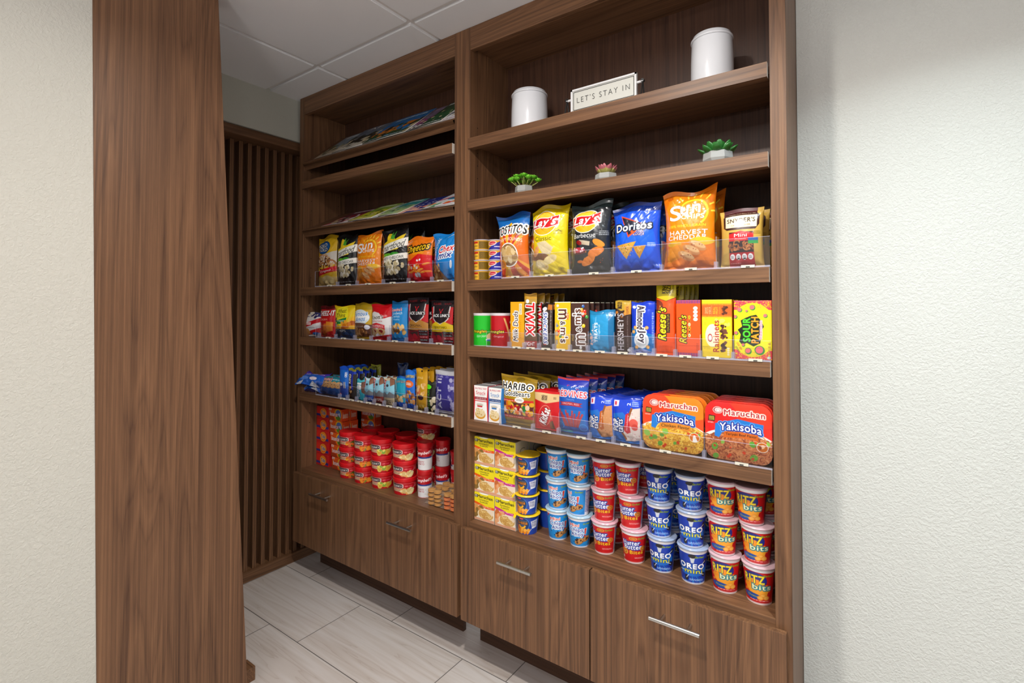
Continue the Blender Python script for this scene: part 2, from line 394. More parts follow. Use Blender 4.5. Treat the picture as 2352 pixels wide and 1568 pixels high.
# floor: stone-look planks, brick-laid, over grout
def tile_mat():
    m = bpy.data.materials.new('stone_plank_tile'); m.use_nodes = True; nt = m.node_tree; L = nt.links.new
    b = nt.nodes['Principled BSDF']; b.inputs['Roughness'].default_value = .38
    tc = N(nt, 'ShaderNodeTexCoord'); at_ = N(nt, 'ShaderNodeAttribute'); at_.attribute_name = 'Col'
    off = N(nt, 'ShaderNodeVectorMath', operation='MULTIPLY_ADD'); L(at_.outputs['Color'], off.inputs[0]); off.inputs[1].default_value = (9, 9, 9); L(tc.outputs['Object'], off.inputs[2])
    mp = N(nt, 'ShaderNodeMapping'); mp.inputs['Scale'].default_value = (.55, 9, 1); mp.inputs['Rotation'].default_value = (0, 0, .05); L(off.outputs[0], mp.inputs[0])
    n = N(nt, 'ShaderNodeTexNoise'); n.inputs['Scale'].default_value = 1.3; n.inputs['Detail'].default_value = 3; n.inputs['Distortion'].default_value = .12; L(mp.outputs[0], n.inputs['Vector'])
    mu = N(nt, 'ShaderNodeMath', operation='MULTIPLY'); L(n.outputs['Fac'], mu.inputs[0]); mu.inputs[1].default_value = 7
    fr = N(nt, 'ShaderNodeMath', operation='FRACT'); L(mu.outputs[0], fr.inputs[0])
    r = N(nt, 'ShaderNodeValToRGB'); L(fr.outputs[0], r.inputs[0]); e = r.color_ramp.elements
    e[0].color = (*lin('b3a69e'), 1); e[0].position = 0; e[1].position = 1; e[1].color = (*lin('c0b6b0'), 1)
    for p, c in ((.06, 'bdb2ab'), (.5, 'c9c1bd'), (.85, 'c2b8b2')): q = e.new(p); q.color = (*lin(c), 1)
    L(r.outputs[0], b.inputs['Base Color']); return m
TL, TW, GR = .618, .3176, .0035
b = MB(); tcol = []; R = random.Random(4)
for r in range(-2, 14):
    y1 = .0134-TW*r+.0+TW; y0 = y1-TW; off = -.4729+.41*r
    for k in range(-3, 10):
        x0 = off+TL*k; x1 = x0+TL
        if x1 < -.8 or x0 > 4.7 or y1 < -4.4: continue
        q = (x0+GR/2, x1-GR/2, y0+GR/2, y1-GR/2)
        b.add([(q[0], q[2], 0), (q[1], q[2], 0), (q[1], q[3], 0), (q[0], q[3], 0)], [(0, 1, 2, 3)], 0); c = R.random(); tcol += [(c, R.random(), 0, 1)]*4
b.add([(-.8, -4.4, -.0015), (4.7, -4.4, -.0015), (4.7, .66, -.0015), (-.8, .66, -.0015)], [(0, 1, 2, 3)], 1); tcol += [(0, 0, 0, 1)]*4
fl = b.build('floor', [tile_mat(), mat('grout', '6b6460', .8)])
a = fl.data.color_attributes.new('Col', 'FLOAT_COLOR', 'POINT'); a.data.foreach_set('color', np.array(tcol, np.float32).ravel()); struct(fl)
# ceiling: lay-in tiles in a white grid
b = MB(); xs = [-.1801+.6096*k for k in range(-1, 9)]; ys = [.27]+[-.1565-1.2192*k for k in range(0, 5)]
for i in range(len(xs)-1):
    for j in range(len(ys)-1):
        x0, x1, y1, y0 = xs[i], xs[i+1], ys[j], ys[j+1]
        g = .013; b.box(x0+g, x1-g, y0+g, y1-g, ZC, ZC+.012, 0)
        e = .003; b.box(x0+g-e, x1-g+e, y0+g-e, y1-g+e, ZC+.004, ZC+.012, 0)
b.box(-.8, 4.7, -4.4, .3, ZC+.010, ZC+.03, 1)
struct(b.build('ceiling', [plaster('ceiling_tile', 'e2e2e4', 300, .12, dist=.001), mat('ceiling_grid', 'd6d2d0', .6)]))
WALLP = plaster('cream_wall_paint', 'cccdc8', 150, .38, dist=.003)
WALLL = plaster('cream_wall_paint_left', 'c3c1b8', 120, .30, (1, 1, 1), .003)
SOFF = plaster('soffit_paint', 'b9b9ae', 140, .15, dist=.001)
struct(box('wall_right', 1.6945, 4.7, .235, .30, 0, ZC+.01, WALLP))
zh1 = float(np.mean([at(515.4, 280, 0, -.615)[2], at(687, 327, 0, -.615)[2]])); zh0 = float(np.mean([at(516, 302, 0, -.615)[2], at(683, 345, 0, -.615)[2]]))
struct(box('wall_far', -.80, -.602, -2.2, .27, zh1, ZC+.01, SOFF))
struct(box('wall_back', -.80, -.575, .262, .32, 0, ZC+.01, SOFF))
# wood-clad pillar at the end of the left wall (slightly splayed towards its foot)
def edge(pa, pb, X):
    A, B = at(*pa, 0, X), at(*pb, 0, X); k = (B[1]-A[1])/(B[2]-A[2]); return (A[1]+k*(ZC-A[2]), A[1]+k*(0-A[2]))
XP = .06; nT, nB = edge((213, 0), (222, 1567), XP); fT, fB = edge((502, 0), (568, 1567), XP)
b = MB(); X0 = -.10
b.add([(XP, nB, 0), (XP, fB, 0), (XP, fT, ZC), (XP, nT, ZC), (X0, nB, 0), (X0, fB, 0), (X0, fT, ZC), (X0, nT, ZC)],
      [(0, 1, 2, 3), (5, 4, 7, 6), (1, 5, 6, 2), (4, 0, 3, 7), (3, 2, 6, 7), (1, 0, 4, 5)])
PWOOD = wood('walnut_pillar', 2, '412a1d', '694a34', '866145')
tag(b.build('wood_pillar', PWOOD, bevel=.0012), 'tall walnut-clad pillar between the cream left wall and the slatted panel', 'pillar')
struct(box('wall_left', -.10, XP-.004, -4.4, nB+.05, 0, ZC+.01, WALLL))
struct(box('baseboard_left', -.056, .004, fB+.002, -.511, 0, .05, WH, bevel=.001))
# slatted wall panel
sp = empty('slatted_wall_panel', 'dark walnut slatted wall panel left of the shelving', 'wall panel', (-.66, -.3, 0))
def kid(o, p): o.parent = p; o.matrix_parent_inverse = Matrix.Translation(-Vector(p.location)); return o
kid(box('back_panel', -.762, -.745, -1.3, .26, .03, zh0+.01, wood('walnut_dark_v', 2, '38241a', '4d3426', '5d4030')), sp)
kid(box('header_rail', -.745, -.612, -1.3, .26, zh0, zh1-.003, WY, bevel=.001), sp)
kid(box('base_rail', -.745, -.684, -1.3, .26, 0, .05, WY, bevel=.001), sp)
sl = None
for k in range(-4, 26):
    y = .0285-.04446*k
    if sl is None: sl = kid(box('slat', -.745, -.70, y-.0095, y+.0095, .05, zh0, WV, bevel=.0008), sp); y00 = y
    else:
        c = sl.copy(); COL.objects.link(c); c.location.y = sl.location.y+(y-y00)

# ================================================================== bookcases
SH = dict(A=2.0295, B=1.7865, C=1.476, D=1.222, E=.937, F=2.0285)
def bookcase(name, label, X0, X1, OX0, OX1, lw, rw, doors, toe):
    r = empty(name, label, 'bookcase', ((X0+X1)/2, .1, 0))
    K = lambda o: kid(o, r)
    if lw: K(box('side_panel', X0, OX0, 0, .262, .175, ZC-.001, WV, bevel=.0006))
    if rw: K(box('side_panel', OX1, X1, 0, .262, .175, ZC-.001, WV, bevel=.0006))
    K(box('back_panel', X0, X1, .252, .262, .175, ZC-.001, wood('walnut_back_shaded', 2, '301e16', '4c3225', '5c3e2e')))  # walnut darkened in its colour to stand for the shade inside the shelves
    K(box('header_rail', OX0, OX1, .001, .020, 2.381, ZC-.001, WH))
    K(box('top_panel', OX0, OX1, .020, .252, 2.40, 2.418, WH))
    b = MB(); b.box(OX0, OX1, 0.0005, .252, .5226, .5466); b.box(OX0, OX1, .004, .022, .48, .5226); K(b.build('deck', WH, bevel=.0006))
    K(box('bottom_panel', OX0, OX1, .02, .252, .175, .195, WH))
    for a, b_ in doors:
        d = K(box('drawer', a, b_, -.0205, -.0015, .1755, .5245, WV, bevel=.0008)); m = (a+b_)/2; h = MB()
        h.tube((m-.0715, -.056, .464), (m+.0715, -.056, .464), .0058, 16)
        for s in (-.0385, .0385): h.tube((m+s, -.056, .464), (m+s, -.0205, .464), .0042, 10)
        h.build('handle', STEEL, d, smooth=True, auto=40)
    K(box('toe_kick', toe[0], toe[1], .142, .16, 0, .175, wood('walnut_toe', 0, '38241a', '4d3426', '5d4030')))
    return r
def shelf(parent, x0, x1, z, th=.0405, dep=.25, proud=.010):
    b = MB(); g = .0015
    b.box(x0-.004, x1-.0045, -proud, .018, z-th, z, 0, {5: 1}); b.box(x0+g, x1-g, .018, dep, z-.024, z, 0)
    return kid(b.build('shelf', [WH, PALE]), parent)
LC = bookcase('bookcase', 'tall walnut bookcase with magazines and small snack packs, left of the centre stile', -.569, .519, -.530, .519, 1, 0, [(-.569, -.0275), (-.0245, .5545)], (-.569, .448))
RC = bookcase('bookcase', 'wide walnut bookcase with white jars, succulents and large snack packs', .519, 1.6935, .6007, 1.6535, 1, 1, [(.575, 1.1195), (1.1235, 1.6805)], (.54, 1.69))
for z in (SH['F'], SH['C'], SH['D'], SH['E']): shelf(LC, -.530, .519, z-.001)
for z in (SH['A'], SH['B'], SH['C'], SH['D'], SH['E']): shelf(RC, .6007, 1.6535, z)
def slant(parent, zf, ang, name='slanted_shelf'):
    a = math.radians(ang); b = MB(); c, s = math.cos(a), math.sin(a)
    def P(x, u, v): return (x, -.003+u*c-v*s, zf-.010+u*s+v*c)       # u along the board, v across it
    x0, x1 = -.529, .5175
    for (u0, u1, v0, v1) in ((0, .235/c, -.009, .009), (0, .016, -.026, .0125)):
        vs = [P(x, u, v) for v in (v0, v1) for u in (u0, u1) for x in (x0, x1)]
        b.add(vs, [(0, 2, 3, 1), (4, 5, 7, 6), (0, 1, 5, 4), (2, 6, 7, 3), (0, 4, 6, 2), (1, 3, 7, 5)])
    o = kid(b.build(name, WH), parent); return lambda x, u, v: P(x, u, v)
M1 = slant(LC, 2.121, 40); M2 = slant(LC, 1.772, 27)
# shelf-pin holes in the side panels
for X, s in ((-.5298, LC), (.6009, RC)):
    b = MB()
    for i in range(30):
        z = .62+i*.0505
        for y in (.045, .21): b.tube((X, y, z), (X+.0006, y, z), .0022, 8)
    kid(b.build('pin_holes', mat('pin_hole', '1a0f0a', .8), smooth=False), s)

# ================================================================== clear divider trays along the shelf fronts
def tray(x0, x1, z, h, divs, tags, label, dep=.20):
    r = empty('divider_tray', label, 'shelf tray', ((x0+x1)/2, 0, z)); K = lambda o: kid(o, r)
    b = MB(); b.box(x0, x1, -.0085, dep, z+.0003, z+.0025, 0, {2: 1}); K(b.build('base', [ACR, ACE]))
    b = MB(); b.box(x0, x1, -.0085, -.0068, z+.0025, z+h, 0, {1: 1}); b.box(x0, x1, -.0095, -.0085, z+.0003, z+.005, 1); b.box(x0, x1, -.0086, -.0067, z+h, z+h+.0009, 1); b.box(x0-.001, x0, -.0086, -.0067, z, z+h, 1); K(b.build('front_lip', [ACR, ACE]))
    for x in divs:
        b = MB(); b.box(x-.0009, x+.0009, .002, dep, z+.0025, z+h+.012, 0, {1: 1, 2: 1}); b.box(x-.0045, x+.0045, -.0066, .008, z+.0025, z+.022, 1); K(b.build('divider', [ACR, ACE]))
    for x in tags:
        b = MB(); b.box(x-.017, x+.017, -.0125, -.0096, z+.0002, z+.0074, 0); b.box(x-.005, x+.005, -.0129, -.0125, z+.0008, z+.004, 1)
        K(b.build('price_tag', [mat('tag_paper', 'cfc9ba', .5), mat('tag_ink', '4a4642', .6)]))
    return r
def X(px, py, Y=.0): return float(at(px, py, 1, Y)[0])
TRY = .0025
tray(-.410, .515, SH['C']-.001, .078, [X(p, 655) for p in (775, 820, 880, 938, 992)], [X(p, 655, -.01) for p in (757, 800, 845, 902, 946, 1012)], 'clear divider tray in front of the small chip bags on the left bookcase')
tray(-.400, .517, SH['D']-.001, .060, [X(p, 780) for p in (733, 771, 815, 852, 893, 933, 990)], [X(p, 780, -.01) for p in (754, 789, 831, 869, 907, 959, 1009)], 'clear divider tray in front of the cookie bags and jerky pouches')
tray(-.395, .517, SH['E']-.001, .066, [X(p, 930) for p in (780, 798, 819, 839, 859, 882, 906, 930, 955, 979, 1003)], [X(p, 930, -.01) for p in (787, 807, 827, 847, 869, 894, 918, 941, 963, 990, 1020)], 'clear divider tray in front of the snack bars and nut packs')
tray(.760, 1.6515, SH['C'], .082, [X(p, 625) for p in (1220, 1308, 1408, 1520, 1645)], [X(p, 625, -.01) for p in (1184, 1262, 1364, 1462, 1587, 1718)], 'clear divider tray in front of the large chip bags')
tray(.690, 1.6515, SH['D'], .056, [X(p, 800) for p in (1170, 1204, 1238, 1273, 1309, 1350, 1410, 1450, 1502, 1551, 1608, 1684)], [X(p, 800, -.01) for p in (1187, 1219, 1254, 1288, 1327, 1378, 1430, 1474, 1520, 1574, 1637, 1735)], 'clear divider tray in front of the candy boxes and chocolate bars')
tray(.750, 1.6515, SH['E'], .060, [X(p, 1000) for p in (1224, 1283, 1354, 1409, 1474, 1617)], [X(p, 1000, -.01) for p in (1187, 1256, 1335, 1380, 1437, 1528, 1703)], 'clear divider tray in front of the gummies, pastries and noodle trays')
# ================================================================== printed artwork of every package kind
CHIP = ['d9a648', 'c98f35', 'e6bd6a', 'b87a2a']; BRN = ['6b3a1e', '8a4f28', '4c2713', '9c6236']
def a_tostitos(w, h):
    A = Art(w, h, 'e8701e')
    for i, c in enumerate(('f0a020', 'd8421a', 'f2b32a', 'd03a1a', 'ee9422', 'c8321a', 'f0a828')): A.p([(.5, .38), (-.3+i*.26, 1.0), (-.04+i*.26, 1.0)], c); A.p([(.5, .40), (-.3+i*.26, 0), (-.04+i*.26, 0)], c)
    A.p([(0, 1), (1, 1), (1, .80), (.8, .76), (.5, .80), (.2, .74), (0, .80)], '1b6fc4'); A.p([(0, 1), (1, 1), (1, .95), (0, .95)], '1a55a8')
    A.t('TOSTiTOS', .5, .735, .94, .13, '141312', 'ffffff', .028, b=.05, bend=.25, slant=.2); A.e(.50, .735, .022, .012, 'd8201c'); A.p([(.44, .83), (.5, .86), (.56, .83), (.5, .80)], 'f5b51e')
    A.t('CRiSPY ROUNDS', .5, .585, .80, .05, 'ffffff', b=.03, bend=.7)
    A.e(.48, .36, .31, .185, 'ffffff'); A.e(.48, .36, .28, .168, '8a6038'); A.blobs(.28, .28, .7, .46, 26, .10, ['e3c793', 'cda768', 'd8b67c', 'a8814a', 'f0dcb0'], 3, 1.3)
    A.e(.24, .22, .13, .07, 'f0992a'); A.e(.24, .22, .10, .052, 'c87818'); A.t('PARTY SIZE', .62, .155, .4, .022, 'ffffff', b=.01); A.lines(.66, .64, .92, .68, 2, '7a4a1a', 2)
    return A
def lays_logo(A, cx, cy, s):
    A.e(cx, cy, .33*s, .155*s, 'ffffff'); A.e(cx, cy, .31*s, .146*s, 'f4b41c'); A.e(cx-.02, cy+.03*s, .26*s, .10*s, 'f8cf3c')
    A.p([(cx-.36*s, cy-.075*s), (cx-.34*s, cy+.07*s), (cx-.1*s, cy+.085*s), (cx+.1*s, cy+.07*s), (cx+.36*s, cy+.10*s), (cx+.37*s, cy-.035*s), (cx+.1*s, cy-.065*s), (cx-.1*s, cy-.05*s)], 'ffffff')
    A.p([(cx-.34*s, cy-.065*s), (cx-.32*s, cy+.06*s), (cx-.1*s, cy+.075*s), (cx+.1*s, cy+.06*s), (cx+.34*s, cy+.09*s), (cx+.35*s, cy-.025*s), (cx+.1*s, cy-.055*s), (cx-.1*s, cy-.04*s)], 'd4151c')
    A.t("Lay's", cx, cy+.008, .60*s, .135*s, 'ffffff', 'a80f18', .008, b=.05, sh=.25, slant=.12)
def a_lays(w, h):
    A = Art(w, h, 'f0d513'); A.r(0, .9, 1, 1, 'd9ba0e'); lays_logo(A, .43, .745, 1.1); A.t('Classic', .42, .535, .5, .065, '4a4a10', b=0); A.lines(.72, .58, .92, .64, 3, '9a8a10', 4); A.p([(.76, .61), (.84, .65), (.92, .61), (.84, .63)], '7a7010')
    A.e(.28, .28, .30, .055, '7a4a22'); A.e(.2, .36, .14, .05, 'e8a868', 50); A.p([(.22, .48), (.5, .50), (.72, .40), (.62, .30), (.4, .33)], 'dccaa0')
    A.e(.34, .17, .2, .07, 'ecd28e', -15); A.e(.60, .24, .19, .055, 'f2dc9c', 20); A.e(.30, .18, .14, .04, 'f6e4b0', -15); A.blobs(.2, .12, .74, .28, 14, .012, ['d8b060'], 6); A.t('80', .86, .115, .09, .03, '8a7c10'); return A
def a_lays_bbq(w, h):
    A = Art(w, h, '22262c'); A.r(0, .9, 1, 1, '2c3a3c'); lays_logo(A, .43, .745, 1.08); A.t('Barbecue', .42, .545, .6, .062, 'f4f4f4', b=0); A.t('Flavored', .62, .505, .2, .022, 'c8c8c8', b=0)
    A.e(.25, .33, .24, .04, '5a1018'); A.e(.24, .35, .2, .035, 'c23a4a'); A.blobs(.1, .32, .4, .38, 14, .025, ['e8d0d8', 'f4e4e8', 'a81c2a'], 5); A.line([(.3, .46), (.55, .43)], .09, 'c8b8a0'); A.e(.28, .45, .08, .03, '8a1414', -20)
    A.e(.78, .43, .14, .045, 'e8902c', -25); A.e(.70, .31, .2, .06, 'e07a24', 20); A.e(.5, .2, .2, .055, 'e8842a', 25); A.e(.28, .19, .08, .02, 'd87222'); A.blobs(.4, .16, .85, .44, 20, .012, ['b8501a', 'f4a850'], 8); A.lines(.8, .53, .98, .6, 3, 'b0b4b8', 3); return A
def a_doritos(w, h):
    A = Art(w, h, '1250d8'); A.r(0, .87, 1, 1, '0c2a78'); A.e(.5, .45, .45, .3, '1660e8'); A.p([(.22, .83), (.80, .66), (.40, .50)], 'e84818'); A.p([(.245, .805), (.74, .66), (.41, .535)], '12142a'); A.p([(.42, .59), (.52, .545), (.74, .66)], 'e8581c')
    A.t('Doritos', .49, .655, .78, .105, 'ffffff', '10203c', .022, b=.05, slant=.25, o2='10203c'); A.t('COOL', .66, .575, .17, .035, 'ffffff', '3a1a50', .008, b=.04); A.t('RANCH', .63, .535, .22, .03, 'ffffff', '3a1a50', .008, b=.04)
    A.p([(.10, .40), (.58, .44), (.34, .20)], 'd89a34'); A.p([(.14, .39), (.54, .425), (.34, .23)], 'e4ae48'); A.p([(.50, .37), (.78, .38), (.62, .20)], 'd49430'); A.blobs(.2, .25, .5, .41, 40, .011, ['a86a1c', 'f2cc74', '3c6a28', 'c83c1c'], 3); A.blobs(.55, .25, .7, .37, 18, .011, ['a86a1c', 'f2cc74'], 3); A.lines(.80, .36, .94, .42, 3, 'c8d4f4', 3); A.t('10', .90, .10, .06, .03, 'd8e4ff'); return A
def a_sun(w, h, small=False):
    A = Art(w, h, 'ee7c10'); A.e(.5, .6, .5, .4, 'f28a14')
    for a, r0, r1 in [(150, .62, .78), (128, .62, .8), (108, .62, .8), (90, .62, .8), (70, .62, .8), (48, .62, .78), (26, .6, .72), (4, .6, .7)]:
        c, s = math.cos(math.radians(a)), math.sin(math.radians(a)); A.line([(.62+c*r0*.55, .70+s*r0*.33), (.62+c*r1*.55, .70+s*r1*.33)], .026, 'ffe04a')
    A.ring(.62, .70, .27, .165, .035, 'ffd22e', -50, 150); A.t('S', .27, .715, .24, .19, 'ffffff', 'e06a08', .010, b=.05); A.t('un', .57, .745, .38, .105, 'ffffff', 'e06a08', .010, b=.06, slant=.12); A.t('CHIPS', .62, .655, .44, .055, 'ffffff', b=.05)
    A.t('100% WHOLE GRAIN', .5, .545, .74, .032, 'ffe838', b=.01); A.t('HARVEST', .52, .465, .76, .052, 'fff2ea', 'c8500c', .006, b=.05); A.t('CHEDDAR', .5, .405, .78, .052, 'fff2ea', 'c8500c', .006, b=.05)
    A.e(.24, .33, .16, .035, 'e8b02a'); A.e(.78, .35, .22, .05, 'f6c02c'); A.p([(0, .26), (.3, .32), (.6, .30), (.5, .2), (.1, .1)], 'f0961e')
    for cx, cy in ((.70, .30), (.58, .25), (.47, .18)): A.e(cx, cy, .17, .05, 'd89050', -25); A.e(cx+.02, cy+.012, .14, .03, 'edbc80', -25); A.blobs(cx-.1, cy-.02, cx+.1, cy+.02, 8, .014, ['a8582a', 'f0d0a0'], 5)
    A.e(.16, .91, .06, .025, 'c86010'); return A
def a_snyder(w, h):
    A = Art(w, h, 'c9a24a'); A.r(.1, .84, .86, 1, '4e1e22'); A.p([(.08, .68), (.08, .87), (.16, .93), (.84, .93), (.92, .87), (.92, .72), (.84, .64), (.16, .64)], '3a1814'); A.r(.13, .68, .87, .88, 'f2e2b8'); A.t("SNYDER'S", .5, .80, .66, .075, '2a1410', b=.04); A.t('OF HANOVER', .5, .715, .46, .030, '3a1e18', b=0)
    A.t('American Pretzel Bakery Since 1909', .52, .905, .6, .02, 'e8d8b0', b=0)
    A.r(.22, .03, .80, .60, '4a1210'); A.p([(.22, .45), (.22, .57), (.5, .62), (.80, .57), (.80, .45)], 'd01820'); A.t('Mini', .5, .545, .3, .058, 'ffffff', b=.01); A.t('Pretzels', .5, .485, .26, .03, 'f4d8d0', b=0); A.r(.23, .27, .79, .445, '2a1210'); A.noodles(.27, .3, .75, .42, 26, .06, ['b06a34', '8a4a20', 'd08a50'], .03, 4)
    A.r(.22, .02, .80, .26, 'b8141c')
    for k in range(4): A.e(.30+k*.14, .19, .058, .05, 'ffffff'); A.lines(.265+k*.14, .165, .335+k*.14, .215, 3, '40383c', k); 
    for k in (1, 2): A.p([(.25+k*.14, .15), (.35+k*.14, .15), (.30+k*.14, .175)], '1a1a1a')
    A.lines(.25, .075, .5, .10, 1, 'e8a8a0', 3); A.r(.68, .40, .9, .50, '2f9a48'); A.r(.68, .45, .9, .50, '2a5aa8'); A.lines(.8, .55, .95, .61, 3, '8a6a24', 3); return A
def a_smart(w, h):
    A = Art(w, h, '17181a'); A.p([(.02, .68), (.3, .76), (.3, .92), (.5, .88), (.62, .78), (.95, .86), (.75, .60), (.1, .56)], 'f0cf28'); A.p([(.42, .8), (.46, .94), (.54, .84), (.62, .92), (.58, .78)], '4aa838'); A.p([(.0, .52), (.0, .66), (1, .80), (1, .66)], 'f4f2ea'); A.t('Smartfood', .5, .66, .92, .115, '1c1c1c', b=.0, sh=.3, slant=1.0)
    A.e(.34, .50, .22, .04, '6ab830'); A.e(.64, .52, .16, .035, '3c9a30'); A.p([(.0, .36), (.0, .46), (1, .54), (1, .44)], 'f4f2ea'); A.t('WHITE CHEDDAR', .5, .45, .86, .05, '2a2a2a', b=.01, slant=.9)
    A.blobs(.3, .18, .9, .40, 34, .06, ['e8e0c4', 'd8cca4', 'c4b488', 'f4eeda'], 5, 1.2); A.lines(.1, .06, .9, .1, 1, '8a8a8a', 3); return A
def a_rold(w, h):
    A = Art(w, h, 'd9ae1c'); A.e(.42, .77, .34, .13, '0f3a6a'); A.e(.42, .77, .30, .11, '1a5aa0'); A.t('ROLD', .36, .81, .46, .07, 'f0f0e8', '12243c', .012, b=.03, slant=.3); A.t('GOLD', .40, .73, .5, .07, 'e8e8e0', '12243c', .012, b=.03); A.p([(0, .52), (.3, .62), (.7, .66), (1, .70), (1, .44), (0, .40)], 'cfc7bd'); A.ring(.4, .42, .5, .2, .014, 'c81c1c', 20, 130)
    A.noodles(.1, .38, .9, .56, 26, .12, ['7a4420', '5a2e14', 'a0622e', 'c8a070'], .045, 4); A.p([(0, .30), (1, .40), (1, .30), (0, .20)], 'c81420'); A.t('Original', .52, .30, .55, .05, 'ffffff', b=0, slant=.8); A.r(0, 0, 1, .19, 'c8a860'); A.e(.6, .12, .3, .1, 'e0c88a'); return A
def a_cheetos(w, h):
    A = Art(w, h, 'ee7a12'); A.p([(0, 0), (1, 0), (1, .58), (.6, .62), (.3, .5), (0, .46)], 'd8141c'); A.t('Cheetos', .5, .76, .88, .15, 'f8c81c', '1a1410', .03, b=.05, sh=.2, slant=.5); A.t('Crunchy', .58, .645, .42, .05, 'e8580e', 'f6b820', .01, b=.03, slant=.5)
    R = random.Random(7)
    for i in range(16):
        x, y = R.uniform(.08, .9), R.uniform(.2, .52); a = R.uniform(-30, 40); A.e(x, y, .12, .024, R.choice(['f08018', 'e86a10', 'f89a30']), a); A.e(x, y+.008, .09, .008, 'ffb84a', a)
    A.blobs(.1, .3, .7, .5, 6, .05, ['f4e8e0', 'ffffff'], 9); A.blobs(.3, .16, .6, .2, 3, .06, ['c0c4c8'], 2); A.r(0, 0, 1, .12, 'a80c1c'); return A
def a_chex(w, h):
    A = Art(w, h, '1a86d8'); A.t('TRADITIONAL', .22, .66, .52, .11, 'f0f4f8', rot=68, b=.02); A.t('Chex', .64, .66, .52, .13, 'd8202c', 'ffffff', .02, b=.05, sh=.3, slant=.4); A.t('mix', .60, .53, .5, .11, '1a3a9a', 'ffffff', .02, b=.05, sh=.3, slant=.3)
    A.p([(0, 0), (0, .40), (.14, .46), (.5, .10), (.56, 0)], '8a5a28'); A.blobs(.03, .03, .34, .36, 44, .055, ['d8a860', 'b07a3c', '8a5424', 'e8c488', '6a3c1c'], 6, 1.3); A.line([(.14, .46), (.56, .06)], .02, '1060b0'); A.t('FAMILY', .72, .13, .34, .04, '0f3a8a', b=.02); A.e(.8, .34, .1, .03, 'e8f0f8', 80); A.ring(.8, .86, .2, .06, .012, 'f4f4f4', 30, 150); return A
def a_chexbag(w, h):
    A = Art(w, h, 'e6e2e4'); A.r(0, .82, 1, 1, '3a3a78'); A.blobs(.1, .8, .8, .96, 12, .08, ['c8b890', '2a2a60', 'e0d8c8'], 3); A.p([(0, .52), (.5, .62), (1, .78), (1, .60), (.5, .46), (0, .40)], 'c81824'); A.p([(.1, .54), (.7, .66), (.66, .48), (.3, .40)], 'd01824'); A.lines(.2, .48, .6, .60, 2, 'ffffff', 5, .7)
    A.p([(0, .1), (1, .36), (1, .16), (0, 0)], 'c8141c'); A.blobs(.02, .06, .5, .26, 14, .09, ['9a6038', 'c08a50'], 3); A.e(.8, .1, .2, .08, '2a66b8'); A.lines(.3, .34, .9, .4, 2, '60607a', 3); return A
def a_cheezit(w, h):
    A = Art(w, h, 'c4181c'); A.r(0, .88, 1, 1, '5a0c14'); A.t('CHEEZ-IT', .52, .76, .96, .15, 'ffffff', '8a0c14', .015, b=.05, sh=.1, slant=.1); A.t('ORIGINAL', .45, .56, .5, .06, 'f0c8b0', b=.01, slant=.3); A.p([(.3, .1), (.85, .2), (.95, .46), (.4, .42)], 'd8701c'); A.p([(.55, .2), (.9, .2), (.95, .48), (.6, .5)], 'e8902c'); A.blobs(.05, .02, .6, .3, 10, .07, ['a84a14', 'd87a24'], 4); return A
def a_wheat(w, h):
    A = Art(w, h, 'f0b41a'); A.p([(0, 1), (1, 1), (1, .7), (.6, .3), (.25, .4), (0, .6)], 'e8c818'); A.e(.45, .70, .34, .30, 'f4e828'); A.t('Wheat', .46, .84, .44, .13, '2a2418', b=.02, slant=.15); A.t('Thins', .44, .70, .46, .13, '2a2418', b=.02, slant=.15); A.p([(.22, .54), (.74, .64), (.72, .46), (.24, .42)], '1f8a3a'); A.t('Veggie', .48, .53, .42, .08, 'ffffff', b=.03, slant=.25)
    A.blobs(.55, .28, .98, .5, 12, .09, ['d87a1c', 'f0a834', 'b85a14'], 4); A.blobs(.02, .35, .2, .62, 8, .07, ['4a6a8a', '3c5a2a', 'e8b040'], 5); A.r(0, 0, 1, .28, '1a3050'); A.t('CHIPS', .42, .22, .5, .08, 'd8d8d0', b=.02); A.blobs(.1, .02, .9, .14, 8, .1, ['224a80', '12243c'], 5); return A
def a_amos(w, h):
    A = Art(w, h, 'c8a01e'); A.r(0, .82, 1, 1, 'a88a1a'); A.e(.45, .60, .5, .22, 'dce8f0'); A.e(.45, .60, .5, .10, 'f4f8fa'); A.t('Famous', .46, .70, .82, .12, '1f7ac8', 'ffffff', .015, b=.04, sh=.2, slant=.4); A.t('Amos', .50, .55, .56, .13, '1f7ac8', 'ffffff', .015, b=.04, sh=.2, slant=.3); A.p([(0, 0), (1, 0), (1, .40), (.5, .44), (0, .38)], '5a3018'); A.e(.45, .42, .36, .03, '6a4a3a')
    A.t('CHOCOLATE CHIP', .38, .36, .6, .03, 'e8d8b8', b=0); A.blobs(.1, .08, .8, .27, 22, .09, ['b8824a', 'a06a38', '7a4a24', 'c89858'], 5); A.blobs(.1, .08, .8, .27, 16, .025, ['4a2410'], 9); A.e(.84, .33, .12, .065, 'e8e8f4'); A.r(0, 0, 1, .06, 'b8901c'); return A
